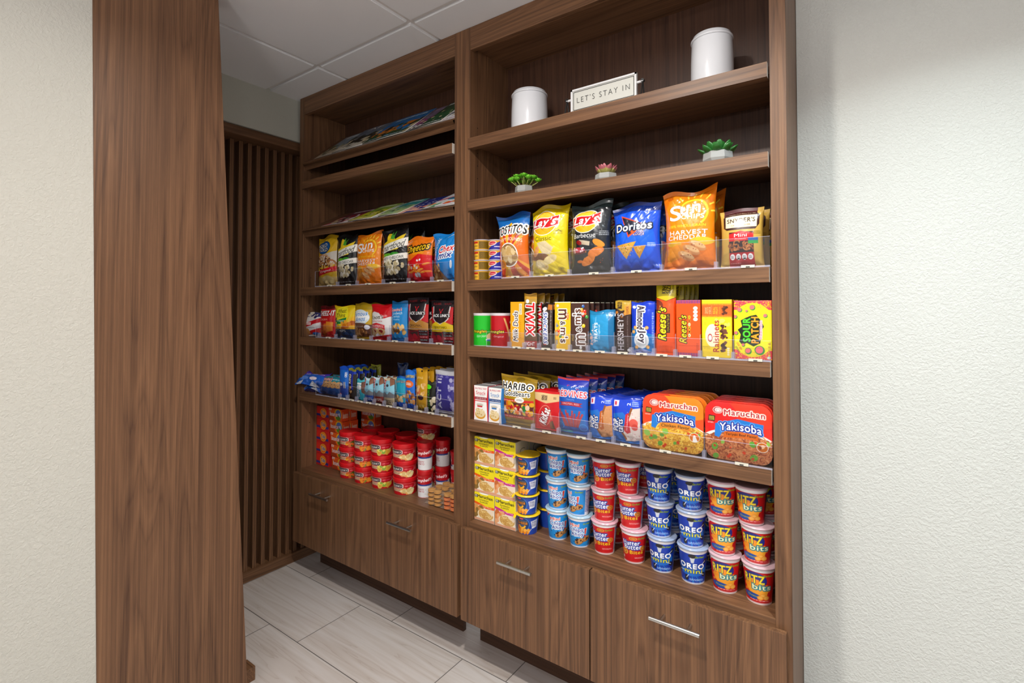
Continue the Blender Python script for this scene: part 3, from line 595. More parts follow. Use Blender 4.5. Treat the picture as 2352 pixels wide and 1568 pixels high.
def a_knott(w, h):
    A = Art(w, h, 'e8e4e4'); A.p([(0, 1), (1, 1), (1, .66), (.75, .60), (.5, .76), (.2, .80), (0, .74)], 'c8141e'); A.t("Knott's", .42, .64, .62, .11, '3a2a1c', 'f4f0ea', .01, b=.03, slant=.3); A.t('Shortbread Cookies', .4, .53, .6, .04, 'b03a3a', b=0); A.p([(0, .30), (0, .42), (.4, .48), (.8, .42), (.8, .28), (.4, .34)], 'd01c24'); A.t('STRAWBERRY', .4, .385, .7, .065, 'ffffff', b=.03, bend=.3); A.t("Knott's BERRY", .78, .68, .2, .06, 'ffffff', b=0)
    for x in (.25, .6): A.e(x, .24, .2, .09, 'd8b078'); A.e(x, .24, .1, .05, '8a1c1c')
    A.blobs(.05, .14, .7, .2, 8, .08, ['c89858', 'e0c090'], 5); A.p([(0, 0), (1, 0), (1, .16), (0, .06)], 'b8101c'); return A
def a_grandma(w, h):
    A = Art(w, h, '1f86cc'); A.r(0, .84, 1, 1, '166aa8'); A.t("Grandma's", .42, .79, .7, .08, 'ffffff', 'c8201c', .008, b=.03, sh=.2, slant=.3); A.t('Sandwich', .50, .70, .6, .07, 'f0f6fa', b=.03, slant=.2); A.t('Cremes', .42, .62, .5, .07, 'f0f6fa', b=.03, slant=.2); A.t('Vanilla', .48, .54, .4, .04, 'd8e8f4', b=0)
    A.blobs(.1, .2, .9, .42, 24, .10, ['e0b468', 'c8964a', 'b07a34', 'edc98a'], 6, 1.5); A.blobs(.3, .22, .6, .36, 4, .12, ['6a4420'], 8); A.r(0, 0, 1, .06, '1560a8'); return A
def a_jerky(w, h, flav='ORIGINAL', col='b07a34'):
    A = Art(w, h, '4c0d18'); A.r(0, .44, 1, .84, 'b8161e'); A.r(0, .84, 1, 1, '2a2024'); A.t('70 CALORIES', .28, .92, .36, .045, 'c82028', b=.02); A.t('10g PROTEIN', .76, .92, .3, .045, 'c82028', b=.02); A.p([(.10, .86), (.9, .86), (.86, .56), (.72, .48), (.5, .42), (.28, .48), (.14, .56)], 'd8d0d0'); A.p([(.14, .90), (.86, .90), (.82, .57), (.70, .50), (.5, .45), (.30, .50), (.18, .57)], '241c20')
    A.p([(.40, .80), (.46, .74), (.54, .74), (.60, .80), (.56, .80), (.53, .77), (.53, .69), (.47, .69), (.47, .77), (.44, .80)], 'c8202a'); A.t('JACK LINK\'S', .5, .635, .78, .09, 'ffffff', '181014', .02, b=.05)
    A.p([(0, .26), (0, .42), (.30, .50), (.5, .43), (.70, .50), (1, .42), (1, .26)], col); A.t(flav, .46, .365, .62, .055, '1c1410', b=.03); A.t('BEEF JERKY', .46, .305, .4, .025, '6a4a20', b=0)
    A.p([(0, 0), (1, 0), (1, .26), (.6, .27), (.3, .22), (0, .26)], '8a1420'); A.p([(.15, .2), (.55, .24), (.5, .12), (.3, .1)], '3a2c28'); A.blobs(.05, .03, .5, .14, 6, .12, ['a8182a', '7a1018'], 5)
    for k, t_ in enumerate(('10g PROTEIN', '70 CALORIES', '96% FAT FREE', 'NO MSG')): y = .235-.065*k; A.r(.58, y-.028, .98, y+.028, '141014' if k != 2 else '9a1a24'); A.t(t_, .78, y, .34, .03, 'e8e4e4', b=.01)
    return A
def a_milkduds(w, h):
    A = Art(w, h, 'eda50e'); A.r(.66, .72, .86, .96, 'fdf0d8'); A.lines(.69, .73, .83, .95, 8, '8a7a5a', 3); A.t('Milk Duds', .40, .46, .66, .34, '3c1a10', 'ffffff', .05, rot=90, b=.05, sh=.2); A.lines(.72, .2, .8, .6, 10, 'c8860c', 2); return A
def a_twix(w, h):
    A = Art(w, h, '54400f'); A.r(0, .9, 1, 1, 'c8962c'); A.r(0, .82, 1, .9, 'b8923c'); A.e(.3, .86, .14, .04, 'f0f0f0'); A.t('TWIX', .5, .52, .60, .66, 'd8141c', 'ffffff', .06, rot=-90, b=.06, sh=.1); A.e(.86, .38, .09, .022, '8a1a14'); A.r(0, 0, 1, .13, 'a8141c'); A.t('RIGHT', .45, .07, .8, .07, 'ffffff', b=.04); A.p([(0, .13), (1, .15), (1, .22), (0, .16)], '6a3a14'); return A
def a_snickers(w, h):
    A = Art(w, h, '2e1c16'); A.r(0, .9, 1, 1, '1c1210'); A.e(.34, .88, .2, .045, 'e8e8ec'); A.p([(.2, .08), (.3, .82), (.56, .82), (.46, .08)], 'd8202c'); A.t('SNICKERS', .40, .46, .70, .34, '1c3c9c', 'ffffff', .07, rot=-90, b=.05, sh=.2); A.t('PEANUTS CARAMEL NOUGAT MILK CHOCOLATE', .86, .5, .9, .1, 'c8c0b8', rot=-90, b=0); A.r(.6, .86, .95, .98, 'b86a1c'); return A
def a_mm(w, h, bg, word, wc):
    A = Art(w, h, bg); A.r(0, .985, 1, 1, 'f6f0d8'); fl = bg[0] != '4'
    if fl:
        A.t('m', .50, .74, .20, .50, '5a2c18', 'ffffff', .05, rot=-90, b=.05); A.t("m's", .60, .30, .31, .44, '5a2c18', 'ffffff', .05, rot=-90, b=.05); A.t('&', .52, .55, .09, .30, '3a1c10', 'ffffff', .04, rot=-90, b=.03); A.e(.84, .70, .08, .075, 'e0701a'); A.t(word, .84, .70, .1, .1, 'ffffff', rot=-90, b=.02)
        cc = ['d83a1c', 'e88a1c', 'f2c81c', '2a66b8', '3a8a3a', 'c8b090']
    else:
        A.t('m', .56, .23, .22, .46, '5a2c18', 'ffffff', .05, rot=90, b=.05); A.t("m's", .34, .70, .31, .42, '5a2c18', 'ffffff', .05, rot=90, b=.05); A.t('&', .46, .44, .09, .28, '3a1c10', 'ffffff', .04, rot=90, b=.03); A.t(word, .12, .26, .12, .1, 'c8a81c', rot=90, b=.02)
        cc = ['d8201c', 'e8701c', 'f2c81c', '2a66b8', '3a9a3a', 'c8c0b8']
    R = random.Random(3)
    for i in range(9):
        x, y = (R.uniform(.08, .42), R.uniform(.07, .5)) if fl else (R.uniform(.62, .95), R.uniform(.5, .92)); r = R.uniform(.06, .10); A.e(x, y, r, r*w/h, cc[i % 6]); A.e(x-r*.2, y+r*.2, r*.3, r*.3*w/h, 'f4e8d8')
    A.lines(.8 if not fl else .06, .06, .94 if not fl else .2, .16 if not fl else .6, 3, 'b0a090', 3); A.e(.2, .92, .08, .03, 'd8d8d8') if fl else A.e(.56, .06, .07, .035, 'd8d8d8'); return A
def a_rice(w, h):
    A = Art(w, h, '1f90c8'); A.r(0, .9, 1, 1, '1a78a8'); A.r(.80, 0, 1, 1, '156a9c'); A.t('RICE KRISPIES', .20, .44, .46, .07, 'f0c8c8', rot=90, b=.02); A.t('TREATS', .32, .46, .48, .13, 'ffffff', rot=90, b=.04); A.t('original', .46, .48, .34, .08, 'e8f4fa', rot=90, b=.0); A.blobs(.04, .1, .16, .6, 12, .05, ['e8b0a8', 'f4d8c8'], 4); A.line([(.3, .6), (.3, .85)], .015, 'a0d8f0'); return A
def a_hershey(w, h):
    A = Art(w, h, '36201a'); A.p([(0, 1), (1, 1), (1, .84), (.4, .80), (0, .86)], 'b8942c'); A.t('SNACK SIZE', .30, .90, .12, .3, '2a1c10', rot=90, b=.03); A.p([(.62, .72), (.62, .9), (1, .92), (1, .74)], 'e0902c'); A.t('15% MORE', .8, .82, .14, .16, '3a1a0c', rot=90, b=.02); A.e(.12, .77, .09, .03, 'c87a2c', 60); A.e(.62, .74, .1, .03, 'd8883a', 60); A.e(.48, .70, .1, .03, 'b86a24', 40)
    A.t("HERSHEY'S", .36, .40, .70, .42, 'c8c2c8', '241410', .03, rot=90, b=.03); A.t('MILK CHOCOLATE WITH ALMONDS', .82, .4, .6, .07, '9a8a88', rot=90, b=0); A.e(.86, .05, .1, .03, 'e0e0e0'); return A
def a_almond(w, h):
    A = Art(w, h, '1038c0'); A.p([(0, 0), (1, 0), (1, .36), (.6, .42), (0, .5)], '1870b8'); A.e(.46, .26, .32, .16, 'e4e6e8'); A.e(.46, .26, .25, .12, 'c8ccd0'); A.t('Almond', .44, .70, .46, .30, '2a1a30', 'ffffff', .045, rot=-90, b=.05); A.t('Joy', .48, .33, .24, .34, '2a1a30', 'ffffff', .045, rot=-90, b=.05)
    for x, y, a in ((.2, .50, -50), (.70, .50, 30), (.72, .13, -40), (.24, .12, 20), (.12, .42, 0)): A.e(x, y, .08, .035, 'd89a4a', a); A.e(x, y, .05, .012, 'f0c080', a)
    A.p([(0, .0), (1, 0), (1, .02), (.5, .10), (0, .05)], '9aa6dc'); A.lines(.9, .2, .97, .8, 18, 'b8c8f0', 2); A.e(.14, .90, .08, .03, 'd8e0f0'); return A
def a_reese_king(w, h):
    A = Art(w, h, 'ee4e10'); A.p([(0, 1), (1, 1), (1, .78), (.55, .73), (0, .78)], 'dcc81c'); A.line([(0, .78), (.55, .73), (1, .78)], .02, '4a1c10'); A.t('KING', .42, .90, .13, .2, '2a1c10', rot=90, b=.04); A.t('SIZE', .64, .90, .13, .2, '2a1c10', rot=90, b=.04); A.lines(.84, .84, .9, .96, 5, '6a5a1c', 2)
    A.e(.05, .66, .36, .09, '7a2c18'); A.e(.12, .62, .22, .06, 'e8983c'); A.e(.0, .66, .22, .07, '8a3418'); A.t("Reese's", .34, .42, .44, .42, 'f6e01c', '3a1a10', .045, rot=90, b=.05, sh=.3); A.r(.58, .30, .76, .56, '2a1410'); A.t('2 PEANUT BUTTER CUPS', .67, .43, .24, .10, 'e8c818', rot=90, b=.02); A.line([(0, .15), (1, .17)], .01, 'c8400c'); return A
def a_reese_box(w, h):
    A = Art(w, h, 'f0520c')
    for k in range(15):
        for y0, y1 in ((.94, 1), (0, .06)): A.r(k/15+.012, y0, k/15+.048, y1, '4a2a9a')
    A.t("Reese's", .28, .48, .50, .30, 'f8e01c', '2a1410', .03, rot=90, b=.05, sh=.3)
    for k, c in enumerate('PIECES'): y = .37+k*.065; A.e(.55, y, .055, .03, ['f0e8b8', 'f0901c', 'f0b81c', 'e8e0b0', 'e8801c', 'f4c01c'][k]); A.t(c, .55, y, .028, .055, '3a1c10', rot=90, b=.02)
    for k in range(4): A.e(.80, .66+k*.065, .09, .032, 'ffffff'); A.lines(.74, .645+k*.065, .86, .675+k*.065, 2, '6a5a6a', k)
    A.line([(0, .29), (.5, .30), (1, .29)], .01, 'c8400c'); A.lines(.82, .1, .92, .24, 4, 'b83a0c', 2); return A
def a_raisinets(w, h):
    A = Art(w, h, 'f0cf14'); A.r(0, .70, 1, .93, 'd8601c'); A.r(0, .93, 1, 1, 'ecc814')
    for k in range(19):
        for y in (.915, .715): A.r(k/19+.01, y-.006, k/19+.034, y+.006, 'f6d028')
    for s, x, wd in (('CLASSIC', .14, .12), ('MOVIE', .21, .12), ('SNACK', .28, .13)): A.t(s, x, .815, wd, .055, 'f8d8b0', rot=90, b=.02)
    A.line([(.34, .74), (.34, .9)], .006, 'f8d8b0')
    for s, x, wd in (('REAL', .42, .12), ('FRUIT', .51, .13)): A.t(s, x, .815, wd, .07, 'f6d028', rot=90, b=.03)
    A.t('CHOCOLATE', .61, .815, .13, .03, 'f6d028', rot=90, b=0); A.blobs(.72, .75, .84, .89, 16, .05, ['5a2a18', '6a3620', '43200f'], 4)
    A.e(.36, .38, .24, .20, 'f8eec4'); A.blobs(.1, .55, .9, .68, 10, .09, ['f6e05c', 'ecc412'], 8); A.e(.28, .34, .08, .07, 'a82028'); A.e(.28, .34, .06, .05, 'e8d0d0'); A.t('Raisinets', .48, .37, .54, .20, 'a81c20', rot=90, b=.04)
    A.blobs(.66, .10, .84, .56, 34, .05, ['5a3024', '4a261c', '6e4030', '351a12'], 5, 1.1); A.t('ALL NATURAL', .12, .16, .34, .05, 'c8a010', rot=0, b=0)
    for k in range(4): A.e(.88, .06+k*.035, .045, .015, 'f4e8c0')
    return A
def a_sour(w, h):
    A = Art(w, h, 'e84050'); A.e(.5, .5, .62, .46, 'f4e414'); A.r(0, .16, 1, .84, 'f4e414'); R = random.Random(8)
    for i in range(230):
        x = R.uniform(0, 1); y = R.choice([.06, .94])+R.uniform(-.06, .08)*(1 if R.random() < .5 else -1); A.e(x, y, .016, .008, R.choice(['f07a2c', 'f4e414', 'f4e414', 'f0a02c']), R.uniform(0, 180), 6)
    A.p([(.14, .30), (.22, .24), (.34, .28), (.52, .22), (.70, .28), (.74, .50), (.80, .56), (.72, .66), (.60, .76), (.44, .74), (.30, .70), (.18, .66), (.22, .56), (.10, .5), (.18, .42)], '14200c')
    A.t('SOUR', .34, .50, .40, .19, '4fd82c', rot=90, b=.06); A.t('PATCH', .56, .50, .44, .19, 'f8a020', rot=90, b=.06); A.t('Watermelon', .71, .50, .32, .07, 'e8385c', 'f8d8dc', .012, rot=90, b=.03)
    for x, y, r, a in ((.16, .84, .07, 40), (.50, .88, .08, 30), (.35, .82, .04, 0), (.04, .72, .06, 60), (.06, .44, .06, 90), (.68, .16, .13, 60), (.38, .14, .09, 40), (.25, .24, .05, 20), (.84, .74, .06, 10)): A.e(x, y, r, r*.62, '2f8a34', a); A.e(x-.01, y+.006, r*.8, r*.45, 'f06a70', a)
    A.t('SOUR THEN', .14, .22, .14, .06, 'c81c1c', rot=-60, b=.03); A.t('SWEET', .10, .16, .12, .05, '2a2a2a', rot=-60, b=.03); A.lines(.9, .08, .97, .3, 4, 'c8a010', 3); A.e(.92, .04, .05, .025, 'c8d8c8'); A.lines(.88, .88, .98, .96, 3, 'c8a010', 3); return A
def a_can(w, h, bg, tx, food):
    A = Art(w, h, bg); x = .5-.04; A.win = (.34, 0, .70, 1); 
    A.t('Pringles', .34, .45, .62, .12, 'f6dc1c', '1a1a14', .02, b=.05, sh=.1, slant=.2); A.t(tx, .42, .30, .42, .07, 'f4f4f0', b=.02)
    if food: A.e(.80, .30, .16, .10, 'e8d49a', 30); A.e(.78, .18, .17, .045, 'e8f0f4'); A.e(.78, .16, .14, .03, '3a78c8'); A.e(.86, .52, .09, .04, '3a8a34')
    else: A.p([(.62, .92), (.70, .92), (1.0, .30), (.88, .30)], 'd89a50'); A.p([(.64, .90), (.70, .88), (.96, .34), (.90, .32)], 'eab878')
    A.win = (0, 0, 1, 1); A.e(.70, .78, .025, .05, 'e0e0e0'); A.r(0, .965, 1, 1, bg); return A
def a_bumble(w, h, c, c2, t1):
    A = Art(w, h, c); A.p([(.03, 0), (.10, .55), (.03, 1), (.97, 1), (.90, .55), (.97, 0)], 'f4f0ee'); A.t('BUMBLE BEE', .5, .925, .78, .045, 'b8283c', b=.03, slant=.2); A.t('Snack', .5, .80, .66, .10, c2, b=.02); A.t('ON THE RUN!', .5, .73, .5, .025, '8a8a90', b=0); A.r(.09, .60, .91, .68, '8a1c28' if c[0] == 'c' else '1c3c78'); A.t(t1, .5, .64, .72, .04, 'ffffff', b=.01); A.r(.06, .555, .94, .575, c)
    A.e(.44, .46, .24, .035, 'c8c8c0'); A.r(.24, .40, .62, .46, 'c8b8a0'); A.r(.26, .39, .60, .43, c2); A.e(.46, .18, .36, .13, 'd89a2c'); A.e(.46, .22, .32, .12, 'e6d3a8'); A.blobs(.2, .14, .74, .34, 34, .05, ['f0e4c4', 'd8c08c', 'e8d0a0', 'c8a868'], 5); return A
def a_haribo(w, h):
    A = Art(w, h, 'a8851a'); A.p([(0, .96), (.5, 1), (1, .92), (1, .86), (0, .88)], '8f7016'); A.e(.56, .94, .12, .04, '6f5810'); A.t('HARIBO', .5, .795, .86, .13, '14110e', 'ffffff', .024, b=.07); A.t('Goldbears', .5, .655, .72, .10, '14110e', 'ffffff', .016, b=.03)
    A.r(.05, .48, .95, .53, 'c81c1c'); A.lines(.1, .49, .6, .515, 1, 'f4d0b0', 4); A.r(.05, .20, .95, .47, '5a2420'); A.blobs(.08, .23, .92, .45, 50, .055, ['c81c28', 'd8a01c', '1f7a34', 'e8701c', 'e8c8a8', 'a8141c', 'e0b838'], 5, 1.2); A.r(.05, .14, .95, .20, 'b8201c'); A.lines(.1, .155, .7, .18, 1, 'f0c8a8', 2); A.e(.60, .53, .13, .06, 'ece8e4'); A.lines(.52, .51, .68, .55, 2, '7a7a7a', 3); A.r(0, 0, 1, .13, '9a7824'); return A
def a_kitkat(w, h):
    A = Art(w, h, 'c8141c'); A.p([(0, .94), (1, .94), (1, .76), (.5, .68), (0, .76)], 'd9b884'); A.t('KING', .36, .82, .12, .10, '3a2414', rot=90, b=.04); A.t('SIZE', .48, .82, .12, .10, '3a2414', rot=90, b=.04); A.lines(.78, .8, .9, .86, 2, '6a4c30', 2); A.e(.44, .36, .25, .28, 'e0a080', -14); A.e(.44, .36, .235, .265, 'c8141c', -14); A.t('KitKat', .44, .36, .42, .28, 'ffffff', '7a0c14', .02, rot=68, b=.06); A.t('CRISP WAFERS', .66, .42, .28, .06, 'e8c8a0', rot=-66, b=.02); A.p([(.62, .2), (.76, .26), (.84, .04), (.68, .03)], '5a3018'); A.p([(.62, .2), (.70, .24), (.76, .05), (.66, .05)], '8a5430'); return A
def a_redvines(w, h):
    A = Art(w, h, '1f56b4'); A.r(0, .965, 1, 1, 'c83a40'); A.r(0, .86, 1, .965, '2838b0'); R = random.Random(5)
    for i in range(9): A.ring(R.uniform(.1, .9), R.uniform(.80, .88), .04, .012, .012, R.choice(['f0e8e8', 'd8303c']), 0, 260, 9)
    A.t('REDVINES', .5, .72, .94, .11, 'd0283c', 'f4e8ec', .018, b=.05, bend=.15); A.t('TWISTS', .5, .62, .26, .022, '80b8f0', b=.01); A.p([(.12, .50), (.2, .53), (.12, .57), (.22, .57), (.5, .585), (.78, .57), (.88, .57), (.80, .53), (.88, .50), (.5, .515)], 'a82838'); A.t('ORIGINAL RED', .5, .545, .56, .035, 'f0d0d4', b=.01, bend=.2)
    A.r(.06, .13, .94, .44, '1e6ec0')
    for i in range(11):
        x = .12+i*.075; x2 = .5+(x-.5)*.5; y = .42-.05*(i % 3); A.line([(x, y), (x2+.03*(i % 2), .13)], .055, 'a8323a')
        for k in range(10): t_ = k/10; A.line([(x+(x2-x)*t_-.02, y-(y-.13)*t_), (x+(x2-x)*t_+.02, y-(y-.13)*t_-.01)], .012, 'd06064')
    A.ring(.14, .13, .11, .06, .02, '3a90e0'); A.ring(.86, .13, .11, .06, .02, '3a90e0'); A.t('resealable', .3, .03, .4, .03, '5ac83c', b=.01); return A
def a_poptart(w, h, flav):
    A = Art(w, h, '1440c8'); A.p([(0, 0), (1, 0), (1, .3), (.4, .66), (0, .6)], '1c6cc8'); A.p([(.05, .76), (.24, .78), (.26, .92), (.06, .90)], 'e0d4e4'); A.r(.10, .80, .17, .88, 'c83a4c')
    straw = flav == 's'; A.p([(.66, .74), (.96, .78), (.98, .08), (.5, .03), (.30, .28), (.42, .34), (.54, .52)], 'c98c5c' if not straw else 'd8c8c0')
    A.line([(.70, .76), (.60, .56), (.46, .34), (.34, .24), (.5, .08)], .07, '8a4f24')
    if straw: A.blobs(.55, .06, .95, .7, 70, .014, ['c85a6a', 'f4f0ee', 'b8a8a0', 'e88a9a'], 6); A.e(.76, .44, .14, .10, 'd85a4c'); A.e(.80, .36, .1, .07, 'c84438')
    else: A.blobs(.55, .06, .95, .7, 40, .02, ['b87848', 'd8a070', 'a86838'], 6)
    A.p([(.50, .62), (.60, .66), (.66, .24), (.54, .20), (.44, .26)], 'c82838' if straw else 'b85a1c'); A.t('Strawberry' if straw else 'Brown Sugar', .56, .44, .34, .07, 'f8f0e8', rot=84, b=.02)
    A.t('POP.', .14, .38, .28, .24, 'ffffff', '1a2a6a', .025, rot=90, b=.07); A.t('tarts', .32, .36, .28, .16, 'ffffff', '1a2a6a', .025, rot=90, b=.06); A.t('2', .60, .84, .06, .12, 'ffffff', rot=90, b=.03); A.lines(.7, .8, .92, .9, 3, 'b8c8f0', 3); A.r(0, .93, 1, 1, '1230a0'); return A
def a_yakisoba(w, h, teri):
    top = 'e0281c' if teri else 'ea4a14'; A = Art(w, h, top); A.e(.75, .9, .5, .3, 'e8341c' if teri else 'f08018'); A.e(.2, .75, .3, .3, 'dc1c1c' if teri else 'e8401a')
    A.e(.5, .22, .62, .34, 'e8e2da'); A.e(.5, .18, .60, .33, ['b87830', '9a5434'][teri]); nc = [['e8b440', 'f0c858', 'c88a28', 'd8a038'], ['b86a40', 'd08a58', '8a4228', 'c07848']][teri]
    A.noodles(.02, .02, .98, .42, 320, .06, nc, .016, 3+teri); A.blobs(.05, .05, .95, .40, 9, .05, ['6aa83c', '88b84a', '5a9a34'], 4+teri, 1.2); A.blobs(.05, .05, .95, .40, 8, .03, ['d8401c', 'c84828'], 9, 1.2)
    A.t('Maruchan', .60, .835, .60, .095, 'a81c28', 'f4dcd0', .014, b=.06, bend=.1); A.e(.20, .855, .075, .062, 'f4e4dc'); A.e(.20, .855, .065, .053, 'a81c28'); A.e(.205, .855, .052, .042, 'f4e4dc'); A.e(.205, .85, .035, .028, 'c8646c'); A.e(.205, .85, .028, .021, 'f4e4dc')
    A.p([(.05, .66), (.06, .76), (.16, .75), (.15, .65)], '1a1a14'); A.r(.065, .67, .145, .74, 'b8a83c'); A.t('NEW', .105, .715, .06, .03, '1a1a14', b=.04); A.lines(.07, .675, .14, .695, 1, '1a1a14', 2); A.lines(.04, .615, .14, .64, 2, 'f0d0c8', 3)
    A.p([(.15, .40), (.16, .62), (.5, .735), (.88, .68), (.87, .48), (.5, .54), (.28, .50), (.22, .38)], '1f74c8'); A.t('Yakisoba', .54, .585, .62, .13, 'ffffff', '1c2c8c', .018, b=.05, bend=.25, o2='5aa0e8', ow2=.028)
    A.p([(.28, .385), (.30, .50), (.55, .52), (.80, .50), (.80, .40), (.55, .415)], 'c8601c' if teri else 'd8862c'); A.t('Teriyaki Beef Flavor' if teri else 'Chicken Flavor', .55, .455, .46, .055, '1c120c', b=.02, bend=.15, slant=.05)
    A.e(.86, .30, .085, .085, 'e8e0d4'); A.e(.86, .30, .076, .076, 'b8601c' if teri else 'd8701c')
    if teri: A.e(.86, .31, .04, .03, 'e8b890', 30); A.e(.83, .29, .02, .03, '7a3414')
    else: A.p([(.83, .23), (.835, .31), (.85, .345), (.875, .34), (.885, .30), (.91, .24), (.87, .22)], 'f0ece8'); A.p([(.84, .35), (.845, .37), (.865, .36), (.88, .365), (.88, .34)], 'c8281c')
    A.t('Ramen Noodles with Vegetables', .3, .22, .32, .02, '4a3a3a', b=0, slant=-.5); A.t('NET WT 4.00 OZ (113g)', .72, .13, .32, .024, '5a3a34', b=0); return A
def a_maruchan(w, h, shrimp):
    A = Art(w, h, 'eeda1e'); A.e(.5, 1.0, .22, .045, 'f4f2ea'); A.t('Maruchan', .56, .875, .74, .10, '1c1a1c', b=.04, bend=.05); A.e(.12, .87, .075, .055, '3a3a44'); A.e(.12, .87, .055, .04, 'f0ecd0'); A.e(.12, .865, .035, .025, '6a6a74'); A.t('Instant', .5, .765, .46, .06, '1c1a1c', b=.03); A.t('Lunch', .5, .69, .36, .06, '1c1a1c', b=.03)
    A.p([(0, 0), (1, 0), (1, .50), (.5, .55), (0, .66)], 'e8dccb'); A.p([(0, .60), (0, .68), (.3, .63), (.6, .56), (1, .58), (1, .49), (.6, .48), (.3, .54)], 'c8288a' if shrimp else 'ea5a14'); A.t('with Shrimp' if shrimp else 'Chicken flavor', .58, .545, .62, .055, 'f8f0ea', b=.03, slant=-.2)
    A.blobs(.0, .15, .4, .52, 14, .13, ['e08a4c', 'c86a34', 'e8a878'] if shrimp else ['c88a44', 'd89a58', '8a6a34'], 4); A.e(.60, .26, .40, .20, 'f0e4cc'); A.e(.60, .26, .36, .17, 'cfa25c'); A.noodles(.34, .14, .86, .38, 50, .08, ['e0bc70', 'c8964a', 'ecd090'], .022, 5); A.p([(.55, .46), (.98, .46), (.92, .26)], 'ecd8c0'); A.p([(0, .02), (1, .02), (1, .12), (.4, .09), (0, .1)], 'dca080'); return A
def a_band(w, h, fn, bg):
    """label for a cup: front window drawn by fn, nutrition panel to its right"""
    A = Art(w, h, bg); A.win = (.30, 0, .70, 1); fn(A); A.win = (0, 0, 1, 1); return A
def panel(A, x0, x1, ink='3a4aa0', bg='eceaf0'):
    A.win = (0, 0, 1, 1); A.r(x0, 0, x1, 1, bg); A.lines(x0+.006, .06, x1-.006, .95, 15, ink, 4, .55); A.r(x0+.006, .9, x1-.01, .95, ink)
def gopak(A, x=.80, y=.90): A.t('Go-Paks!', x, y, .28, .065, 'e8e018', '2a6a2a', .006, b=.04, sh=.2, slant=.1)
def a_ahoy(w, h):
    def f(A):
        A.e(.5, .45, .6, .5, '1f8ad4'); A.p([(0, 1), (.0, .84), (.12, 1)], 'c8202c'); A.t('Mini', .34, .82, .36, .12, 'd8301c', 'ffffff', .015, b=.04, slant=.2); A.t('Chips', .40, .62, .52, .21, '1c3c9c', 'ffffff', .022, b=.05, slant=.1); A.t('Ahoy', .44, .44, .48, .20, '1c3c9c', 'ffffff', .022, b=.05, slant=.1); A.p([(.72, .46), (.70, .72), (.82, .74), (.78, .46)], 'ffffff'); A.p([(.73, .47), (.72, .71), (.80, .72), (.77, .47)], 'd8301c'); A.e(.74, .40, .045, .035, 'd8301c')
        for x, y, r in ((.80, .28, .17), (.52, .17, .20)):
            A.e(x, y, r, r*.62, 'a06a38', 20); A.e(x, y+.01, r*.9, r*.52, 'c08a50', 20); A.blobs(x-r*.7, y-r*.35, x+r*.7, y+r*.4, 9, .03, ['3a1c10'], int(x*10))
        A.blobs(.1, .1, .95, .34, 10, .02, ['2a1a1a'], 3); gopak(A)
    A = a_band(w, h, f, '1a7ac8'); A.win = (0, 0, 1, 1); panel(A, .715, .86); return A
def a_nutter(w, h):
    def f(A):
        A.p([(0, 1), (.0, .84), (.12, 1)], 'e8a0a0'); A.e(.5, .88, .14, .07, 'd8862c'); A.ring(.5, .88, .08, .04, .02, 'a85a1c'); A.t('Nutter', .42, .70, .60, .17, 'ffffff', '2a3a9c', .03, b=.05, slant=.2); A.t('Butter', .48, .55, .62, .17, 'ffffff', '2a3a9c', .03, b=.05, slant=.2); A.t('Bites', .62, .36, .48, .13, 'f4c81c', 'a80f18', .015, b=.05, slant=.15)
        A.e(.86, .50, .12, .10, 'd8862c'); A.ring(.86, .50, .07, .05, .02, 'a85a1c'); A.e(.18, .34, .14, .12, 'e0943a'); A.ring(.18, .34, .08, .06, .02, 'a85a1c'); A.lines(.55, .12, .95, .18, 2, 'f4c0b8', 3); A.r(.04, .06, .12, .16, 'e8d0d0'); gopak(A)
    A = a_band(w, h, f, 'c8181e'); panel(A, .715, .86); return A
def a_oreo(w, h):
    def f(A):
        for k in range(7): A.p([(.45, .42), (.1+k*.13, 0), (.17+k*.13, 0)], '1c74c8' if k % 2 else '1a50b4')
        A.e(.5, .42, .5, .22, '1f6cc8'); A.p([(.42, .9), (.58, .9), (.54, .68), (.46, .68)], 'c8ccd4'); A.e(.5, .92, .12, .07, '1c1a20'); A.t('OREO', .48, .56, .80, .17, 'ffffff', '10308c', .022, b=.08); A.t('mini', .54, .38, .58, .14, 'e8e01c', '10308c', .012, b=.05)
        for x, y, a in ((.92, .74, 60), (.90, .26, -30), (.30, .12, 80), (.06, .34, 70)): A.e(x, y, .09, .075, '1a1a20', a); A.e(x, y, .06, .05, '34343c', a); A.line([(x, y), (.5+(x-.5)*.6, .42+(y-.42)*.6)], .02, 'e8ecf4')
        A.lines(.4, .04, .9, .12, 2, 'b8d0f4', 3); gopak(A, .72)
    A = a_band(w, h, f, '1238a8'); panel(A, .715, .86, '2a3a9a', '8ab0e0'); return A
